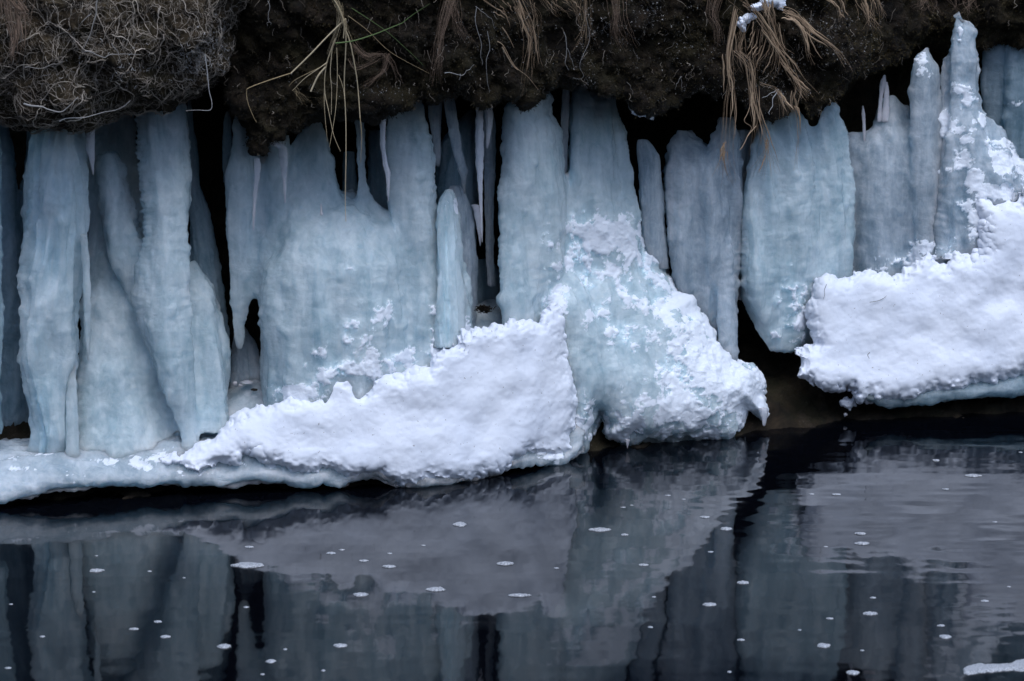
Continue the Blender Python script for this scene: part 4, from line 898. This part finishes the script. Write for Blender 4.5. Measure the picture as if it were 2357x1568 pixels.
# ------------------------------------------------------------------ shelves
def shelf(name, x0, x1, bot, mids, tops, label, dust=None, mat='ice_shelf', taper=0):
    Xs = np.arange(x0, x1, 3.5)
    f = lambda t: np.interp(Xs, [a[0] for a in t], [a[1] for a in t])
    yb, ym, yt = f(bot), f(mids), f(tops)
    yb = yb + 3.2 * noise(Xs / 26, 0.3) + 1.6 * noise(Xs / 9, 2.3) - 2 * np.abs(noise(Xs / 17, 7.1))
    back = P(Xs, yb, 0.75); back[:, 2] = 0.10
    under = P(Xs, yb, 0.10); under[:, 2] = P(Xs, yb, 0.02)[:, 2] + 0.012
    rows_ = [back, under, P(Xs, yb, 0.012), P(Xs, yb - 12, -0.012), P(Xs, yb - 34, 0.012), P(Xs, 0.5 * (yb - 34) + 0.5 * ym, 0.085), P(Xs, ym, 0.24), P(Xs, yt, 0.44), P(Xs, yt - 45, 0.9)]
    V = catmull(np.array(rows_), 16); a, b = V.shape[:2]
    XI = np.tile(Xs, a)
    V = V.reshape(-1, 3); q = facing(V, grid_faces(a, b), 1, -1); n = vnormals(V, q); x, y, z = V.T
    V = V + n * (fbm(x * 6, y * 14, z * 12, 4) * 0.018 + billow(x * 24, y * 24, z * 16, 2) * 0.007)[:, None]
    # picture height of each vertex for the dusting
    yy = V[:, 1]; dz = (H - V[:, 2]); ang = np.arctan2(dz, yy) - R(PITCH); YI = 784 + np.tan(ang) / T * 784
    sn = snowmask(XI, YI, V, dust) if dust else np.zeros(len(V))
    return make(name, V, q, mat, label, 'ice shelf', snow=sn)
shelf('ice_shelf', -120, 1345, [(-120, 1180), (0, 1158), (20, 1149), (61, 1145), (101, 1137), (125, 1128), (170, 1127), (222, 1121), (287, 1120), (363, 1116), (428, 1118), (501, 1117), (537, 1121), (565, 1111), (605, 1108), (633, 1112), (698, 1121), (743, 1112), (783, 1121), (835, 1104), (864, 1100), (904, 1118), (941, 1122), (1001, 1116), (1090, 1113), (1171, 1078), (1219, 1072), (1268, 1070), (1300, 1070), (1335, 1040)],
      [(-120, 1035), (0, 1025), (300, 1008), (450, 985), (570, 965), (800, 930), (1110, 850), (1345, 850)],
      [(-120, 1010), (0, 1005), (200, 990), (450, 925), (570, 882), (700, 850), (950, 780), (1110, 712), (1345, 690)],
      'long low grey ice shelf just above the water, running in from the left edge',
      dust=[(270, 1062, 60, 14, .45), (380, 1060, 60, 24, .65), (440, 1085, 60, 14, .6), (60, 1050, 80, 10, .35), (520, 1040, 90, 30, .6), (1290, 1050, 50, 14, .6), (560, 1070, 60, 10, .5), (180, 1090, 40, 20, .4), (30, 1080, 40, 6, .5)])
shelf('ice_shelf', 1985, 2480, [(1985, 915), (2001, 925), (2046, 940), (2100, 933), (2148, 926), (2200, 921), (2357, 907), (2480, 900)],
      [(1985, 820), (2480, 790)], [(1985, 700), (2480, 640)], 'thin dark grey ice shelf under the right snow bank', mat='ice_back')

# ------------------------------------------------------------------ snow banks
s1 = [(375, 1062), (400, 1046), (440, 1024), (490, 988), (512, 978), (541, 954), (569, 936), (593, 930), (613, 934), (650, 918), (670, 906), (686, 914), (710, 909), (726, 904), (722, 875), (742, 861), (751, 835), (767, 849), (803, 869), (823, 873), (835, 898), (864, 869), (884, 857), (920, 866), (956, 841), (985, 847), (997, 821), (1013, 797), (1045, 786), (1062, 760),
      (1094, 750), (1147, 748), (1171, 732), (1211, 742), (1243, 742), (1247, 714), (1270, 684), (1296, 705), (1306, 744), (1311, 784), (1311, 825), (1326, 861), (1336, 901), (1352, 910), (1352, 926), (1340, 942), (1334, 982), (1326, 1002), (1326, 1039), (1300, 1063), (1268, 1055), (1219, 1045), (1171, 1077), (1147, 1087), (1090, 1111), (1058, 1111), (1001, 1113), (941, 1120),
      (904, 1115), (864, 1097), (835, 1099), (799, 1107), (767, 1095), (743, 1085), (702, 1095), (674, 1091), (621, 1071), (565, 1050), (557, 1075), (541, 1083), (521, 1069), (484, 1083), (460, 1094), (428, 1090), (412, 1074)]
def s1_d(X, Y):
    yb = np.interp(X, [375, 560, 900, 1100, 1340], [1085, 1080, 1118, 1110, 1050]); yt = np.interp(X, [375, 490, 650, 950, 1250, 1340], [1050, 990, 910, 845, 710, 880])
    f = np.clip((yb - Y) / np.maximum(yb - yt, 60), 0, 1.2)
    return 0.02 + 0.11 * f
mound('snow_bank', s1, s1_d, 0.075, 42, 'thick white snow bank on the long ice shelf in the middle, sloping to the left', 'snow bank', jag=10, back=0.10)
s2 = [(1825, 812), (1858, 786), (1871, 788), (1862, 757), (1849, 724), (1857, 690), (1871, 646), (1891, 632), (1939, 632), (1972, 619), (2009, 624), (2053, 635), (2086, 606), (2112, 588), (2134, 570), (2156, 595), (2178, 606), (2200, 584), (2233, 590), (2255, 577), (2255, 540), (2254, 500), (2247, 455), (2277, 453), (2303, 462), (2336, 459), (2350, 433), (2375, 425), (2440, 415), (2440, 850),
      (2357, 865), (2325, 872), (2295, 885), (2229, 891), (2192, 914), (2148, 911), (2097, 929), (2040, 926), (2001, 918), (1980, 925), (1961, 900), (1928, 905), (1902, 903), (1869, 885), (1829, 867), (1836, 841)]
def s2_d(X, Y):
    yb = np.interp(X, [1825, 2000, 2357], [890, 925, 868]); yt = np.interp(X, [1825, 1900, 2060, 2440], [780, 630, 600, 430])
    f = np.clip((yb - Y) / np.maximum(yb - yt, 60), 0, 1.2)
    return 0.04 + 0.14 * f
mound('snow_bank', s2, s2_d, 0.085, 46, 'white snow bank at the right edge, overhanging dark mud and piled against the ice', 'snow bank', jag=10, back=0.12)
mound('snow_clump', [(1928, 922), (1945, 914), (1958, 916), (1965, 908), (1972, 918), (1968, 938), (1950, 944), (1935, 936)], lambda X, Y: 0.10 + 0 * X, 0.03, 9, 'small icy snow clump on wet mud below the tip of the right snow bank', 'snow clump', jag=4, jscale=.4, step=1.5, lump=.4)
mound('snow_clump', [(1940, 952), (1948, 950), (1952, 957), (1944, 960)], lambda X, Y: 0.10 + 0 * X, 0.015, 5, 'tiny grey ice crumb on the mud beneath the small snow clump', 'ice crumb', jag=1, jscale=.4, step=1, lump=.2, mat='ice_clear')

# ------------------------------------------------------------------ small bits on ice and snow
def pebble(name, X, Y, d, w, h, mat, label, cat, tone=.4, seed=0):
    u = np.linspace(0, 2 * np.pi, 14, endpoint=False); vs = np.linspace(-1.45, 1.45, 8)
    U, Vv = np.meshgrid(u, vs); c = P(X, Y, d)
    x = np.cos(U) * np.cos(Vv); y = np.sin(U) * np.cos(Vv); z = np.sin(Vv)
    r = 1 + 0.45 * fbm(x * 1.7 + seed, y * 1.7, z * 1.7, 3)
    M = mpx(X); V = np.stack([c[0] + x * r * w * M, c[1] + y * r * w * M * .8, c[2] + z * r * h * M], -1).reshape(-1, 3)
    a, b = 8, 14; i = np.arange(a - 1)[:, None] * b; j = np.arange(b)[None]; j2 = (j + 1) % b
    q = np.stack([i + j, i + j2, i + b + j2, i + b + j], -1).reshape(-1, 4).tolist()
    q += [list(range(b))[::-1], [(a - 1) * b + k for k in range(b)]]
    return make(name, V, q, mat, label, cat, snow=np.zeros(len(V)), extra=np.full(len(V), tone))
S = Strands()
for i in range(150):
    X = 1114 + rng.normal() * 8; Y = 712 + rng.normal() * 3.5; th = rng.uniform(0, math.pi); L = rng.uniform(4, 10)
    blade(S, [(X, Y), (X + L * .5 * math.cos(th), Y - L * .4 * math.sin(th)), (X + L * math.cos(th), Y - L * .5 * math.sin(th) + 1)], 0.53, 0.52 + rng.normal() * .01, 0.0022, rng.uniform(0, .6), .5, .9, 1)
S.build('moss_clump', 'debris', 'small dark brown clump of fallen moss on the ice floor of the middle hollow', 'moss clump')
pebble('ice_crumb', 541, 883, 0.36, 6, 5, 'ice_clear', 'round pale ice crumb on the shelf in the nook left of the central mass', 'ice crumb', seed=1)
pebble('ice_crumb', 569, 880, 0.36, 15, 4, 'ice_clear', 'flat elongated ice crumb on the shelf beside the round one', 'ice crumb', seed=2)
pebble('ice_crumb', 553, 887, 0.34, 5, 3, 'ice_clear', 'smallest ice crumb lying between the round and the flat one', 'ice crumb', seed=5)
pebble('dirt_crumb', 585, 897, 0.34, 8, 3, 'debris', 'dark dirt crumb on the ice shelf below the flat ice crumb', 'dirt crumb', seed=3)
def twig(pts, label, d, w=0.0011):
    S = Strands(); blade(S, pts, d, d, w, 0.3, .5, .9, 0); return S.build('twig', 'debris', label, 'twig')
c52 = lambda *p: cv(p, 1781.4, 518, K1)
def snow_face(X, Y): return float(s2_d(np.array(float(X)), np.array(float(Y)))) - 0.085 - 0.016
def st(pts, label, w=.0011):
    S = Strands(); c = spline(pts, 12)
    pr = np.array([P(a, b, snow_face(a, b)) for a, b in c]); S.tube(pr, w, w * .5, .3, 4); return S.build('twig', 'debris', label, 'twig')
st(c52((600, 485), (655, 475), (690, 458), (707, 443)), 'longest thin dark twig lying on the right snow bank')
st(c52((330, 372), (316, 410), (318, 440), (308, 466)), 'curved thin twig at the upper left of the right snow bank')
st(c52((602, 800), (588, 815), (598, 838)), 'short forked twig low on the front of the right snow bank', .0016)
for k, (X, Y, lab) in enumerate([(780, 707, 'black speck of dirt high on the face of the central ice mass'), (843, 751, 'pair of dark dirt specks in the frost on the central ice mass'), (847, 823, 'dark dirt speck just above the snow bank on the central ice mass'), (770, 650, 'tiny dark grass fleck on the upper face of the central ice mass')]):
    pebble('dirt_speck', X, Y, [0.178, 0.17, 0.165, 0.185][k], 2.0, 2.4, 'debris', lab, 'dirt speck', seed=k)
mound('ice_rind', cv([(1425, 655), (1480, 665), (1530, 690), (1600, 705), (1590, 755), (1540, 740), (1490, 735), (1455, 715)], 920.6, 0, K1), lambda X, Y: 0.08 + 0 * X, 0.03, 12, 'thin rind of grey ice clinging to the bank edge above the narrow flat-topped pillar', 'ice rind', mat='ice_clear', jag=2, jscale=.4, step=1.6, ice=True, lump=.3)

# ------------------------------------------------------------------ foam
K6 = 0.3418; K8 = 0.3408
foams = [(a * K6, 1035.7 + b * K6, w * K6, h * K6) for a, b, w, h in [(648, 815, 110, 20), (1670, 778, 245, 34), (1008, 818, 32, 8), (650, 714, 25, 6), (632, 957, 24, 8), (75, 1040, 28, 8), (285, 1258, 40, 12), (903, 1208, 70, 14), (1062, 1158, 58, 16), (1112, 1260, 75, 18), (55, 1470, 50, 12), (1657, 1060, 42, 12), (1510, 1325, 105, 28), (2290, 1320, 95, 26), (1825, 1425, 78, 24), (1920, 1343, 28, 12), (1768, 1512, 32, 12), (2177, 1487, 32, 14), (1680, 655, 62, 12), (1240, 862, 25, 6)]]
foams += [(748 + a * K6, 1035.7 + b * K6, w * K6, h * K6) for a, b, w, h in [(910, 503, 92, 34), (1848, 540, 165, 20), (2020, 573, 60, 12), (1215, 768, 122, 20), (40, 697, 70, 14), (112, 674, 46, 8), (262, 748, 65, 14), (432, 787, 95, 16), (435, 698, 38, 8), (242, 978, 118, 22), (750, 943, 140, 26), (1310, 982, 150, 16), (2145, 776, 70, 14), (2215, 991, 32, 9), (2190, 1195, 42, 12), (1558, 797, 38, 8), (660, 644, 38, 5), (2008, 388, 38, 5), (2065, 373, 26, 5), (2310, 308, 42, 6)]]
foams += [(1553.6 + a * K8, 1035.7 + b * K8, w * K8, h * K8) for a, b, w, h in [(1765, 71, 52, 12), (2012, 177, 115, 18), (1828, 266, 48, 8), (1090, 302, 62, 10), (922, 299, 38, 8), (200, 455, 74, 13), (345, 535, 90, 20), (1252, 566, 84, 12), (1267, 634, 112, 18), (1018, 655, 34, 6), (460, 898, 92, 20), (235, 1047, 102, 22), (1338, 999, 44, 10), (1322, 1108, 115, 20), (1047, 1140, 50, 13), (2092, 1022, 60, 14), (843, 1217, 25, 10), (1797, 1188, 56, 14), (1825, 1263, 88, 28), (447, 1284, 56, 13), (1005, 1324, 98, 30), (1264, 1355, 30, 10), (368, 1500, 32, 14), (1203, 1507, 98, 28), (2335, 17, 30, 8), (2255, 925, 30, 8), (58, 334, 30, 6), (240, 690, 44, 10), (2160, 488, 38, 7)]]
def zone(X, Y):
    v = 'near the bottom edge' if Y > 1480 else 'in the lower water' if Y > 1350 else 'in the middle of the water' if Y > 1200 else 'close below the bank'
    h = 'at the far left' if X < 330 else 'left of centre' if X < 800 else 'at the centre' if X < 1300 else 'right of centre' if X < 1800 else 'at the far right'
    return v + ' ' + h
special = {1: 'largest spindle-shaped foam patch left of centre on the water', 20: 'round speckled foam patch on the pale snow reflection at the centre', 21: 'long thin foam sliver below the notch in the ice, on the reflected skirt', 0: 'oval foam patch alone on the left water, level with the spindle-shaped one',
           31: 'faint pale foam sliver on the dark reflection below the middle', 41: 'foam patch with a thin tail on the pale reflection at the far right', 43 - 0: 'thin foam oval on the pale reflection right of the hanging column foot'}
fl = []
for k, (X, Y, w, h) in enumerate(foams):
    p = W(X, Y); p1 = W(X + w / 2, Y); rx = (p1 - p)[0]
    ry = (W(X, Y - h / 2) - W(X, Y + h / 2))[1] / 2
    seg = 40; th = np.linspace(0, 2 * np.pi, seg, endpoint=False)
    j = 0.9 + 0.26 * fbm(np.cos(th) * 1.4 + k * 3.1, np.sin(th) * 1.4, k, 3) + .05 * noise(np.cos(th) * 6, np.sin(th) * 6, k)
    sp = np.abs(np.cos(th)) ** 0.0
    rings = []
    hgt = min(0.006, 0.18 * rx)
    for f, z_ in ((1.0, -0.001), (0.98, hgt * .5), (0.88, hgt * .85), (0.6, hgt), (0.3, hgt * 1.05)):
        zz = z_ * (1 + 0.3 * noise(np.cos(th) * 4 * f, np.sin(th) * 4 * f, k + 9))
        rings.append(np.stack([rx * f * np.cos(th) * j, ry * f * np.sin(th) * j * (1 - 0.25 * np.abs(np.cos(th))), zz * np.ones(seg)], -1))
    V = np.vstack(rings + [np.array([[0, 0, hgt * 1.08]])]); nr = len(rings)
    faces = []
    for a in range(nr - 1):
        for b in range(seg):
            b2 = (b + 1) % seg; faces.append((a * seg + b, a * seg + b2, (a + 1) * seg + b2, (a + 1) * seg + b))
    for b in range(seg): faces.append(((nr - 1) * seg + b, (nr - 1) * seg + (b + 1) % seg, nr * seg))
    V = V + p
    lab = special.get(k)
    fl.append((k, X, Y, w, V, faces, p, lab))
from collections import defaultdict
bz = defaultdict(list)
for f in fl:
    if not f[7]: bz[zone(f[1], f[2])].append(f)
names = {}
for zn, L in bz.items():
    L.sort(key=lambda f: -f[3])
    size = ['largest', 'second largest', 'third largest', 'fourth largest', 'fifth largest', 'sixth largest', 'seventh largest', 'eighth largest', 'ninth largest', 'tenth largest']
    for i, f in enumerate(L): names[f[0]] = ('only white foam fleck ' if len(L) == 1 else size[i] + ' white foam fleck ') + zn
for k, X, Y, w, V, faces, p, lab in fl:
    make('foam_patch', V, faces, 'foam', lab or names[k], 'foam', 'white foam flecks floating on the water', loc=list(p))
# foam streak in the corner
pts = cv([(1945, 1485), (1975, 1465), (2050, 1447), (2100, 1453), (2200, 1450), (2270, 1445), (2310, 1425), (2380, 1412), (2460, 1405), (2460, 1490), (2357, 1497), (2280, 1492), (2200, 1497), (2120, 1505), (2060, 1507), (2020, 1517), (1975, 1522), (1950, 1515)], 1553.6, 1035.7, K8)
ax = np.arange(2200, 2400, 1.2); ay = np.arange(1500, 1560, 0.6); XX, YY = np.meshgrid(ax, ay, indexing='ij')
s = poly_sdf(XX, YY, pts) + 1.6 * fbm(XX / 8, YY / 4, 0, 3)
t = 0.008 * np.sqrt(np.clip(s / 4, 0, 1)); az = np.arange(-0.003, 0.013, 0.0012)
F = -np.minimum(t[:, :, None] - az, az + 0.002 + 0 * t[:, :, None]); F = np.where(s[:, :, None] < 0, 0.003, F)
v, q = nets(F, ax, ay, az)
V = np.array([W(a, b, 0) for a, b, c in v]); V[:, 2] = v[:, 2]
make('foam_patch', V, facing(V, q, 2, 1), 'foam', 'long ragged white foam streak in the bottom right corner, cut by the edge', 'foam', 'white foam flecks floating on the water')

# ------------------------------------------------------------------ light, world, camera
SUN_EL, SUN_AZ = 62, 20      # azimuth measured from behind the camera towards its right
w = bpy.data.worlds.new('World'); bpy.context.scene.world = w; w.use_nodes = True
nt = w.node_tree; bg = nt.nodes['Background']; sky = nt.nodes.new('ShaderNodeTexSky')
sky.sky_type = 'NISHITA'; sky.sun_disc = False; sky.sun_elevation = R(SUN_EL); sky.sun_rotation = R(180 - SUN_AZ)
sky.air_density = 1.0; sky.dust_density = 1.5; sky.ozone_density = 1.5
nt.links.new(sky.outputs[0], bg.inputs[0]); bg.inputs[1].default_value = 0.15
sl = bpy.data.lights.new('sun', 'SUN'); sl.energy = 1.5; sl.angle = R(36); sl.color = (0.82, 0.90, 1.0)
so = bpy.data.objects.new('sun', sl); C.objects.link(so)
dirv = Vector((math.sin(R(SUN_AZ)) * math.cos(R(SUN_EL)), -math.cos(R(SUN_AZ)) * math.cos(R(SUN_EL)), math.sin(R(SUN_EL))))
so.rotation_euler = dirv.to_track_quat('Z', 'Y').to_euler(); so.location = (0, 0, 8)
cam = bpy.data.cameras.new('camera'); co = bpy.data.objects.new('camera', cam); C.objects.link(co)
co.location = (0, 0, H); co.rotation_euler = (R(90 - PITCH), 0, 0)
cam.sensor_width = 36; cam.sensor_fit = 'HORIZONTAL'; cam.lens = 18 / (T * 1178.5 / 784)
cam.clip_end = 500; cam.dof.use_dof = True; cam.dof.focus_distance = 12.6; cam.dof.aperture_fstop = 5.6
sc = bpy.context.scene; sc.camera = co
sc.cycles.max_bounces = 6; sc.cycles.diffuse_bounces = 2; sc.cycles.glossy_bounces = 3; sc.cycles.transmission_bounces = 4
sc.view_settings.view_transform = 'Standard'; sc.view_settings.look = 'None'; sc.view_settings.exposure = 0.36; sc.view_settings.gamma = 1
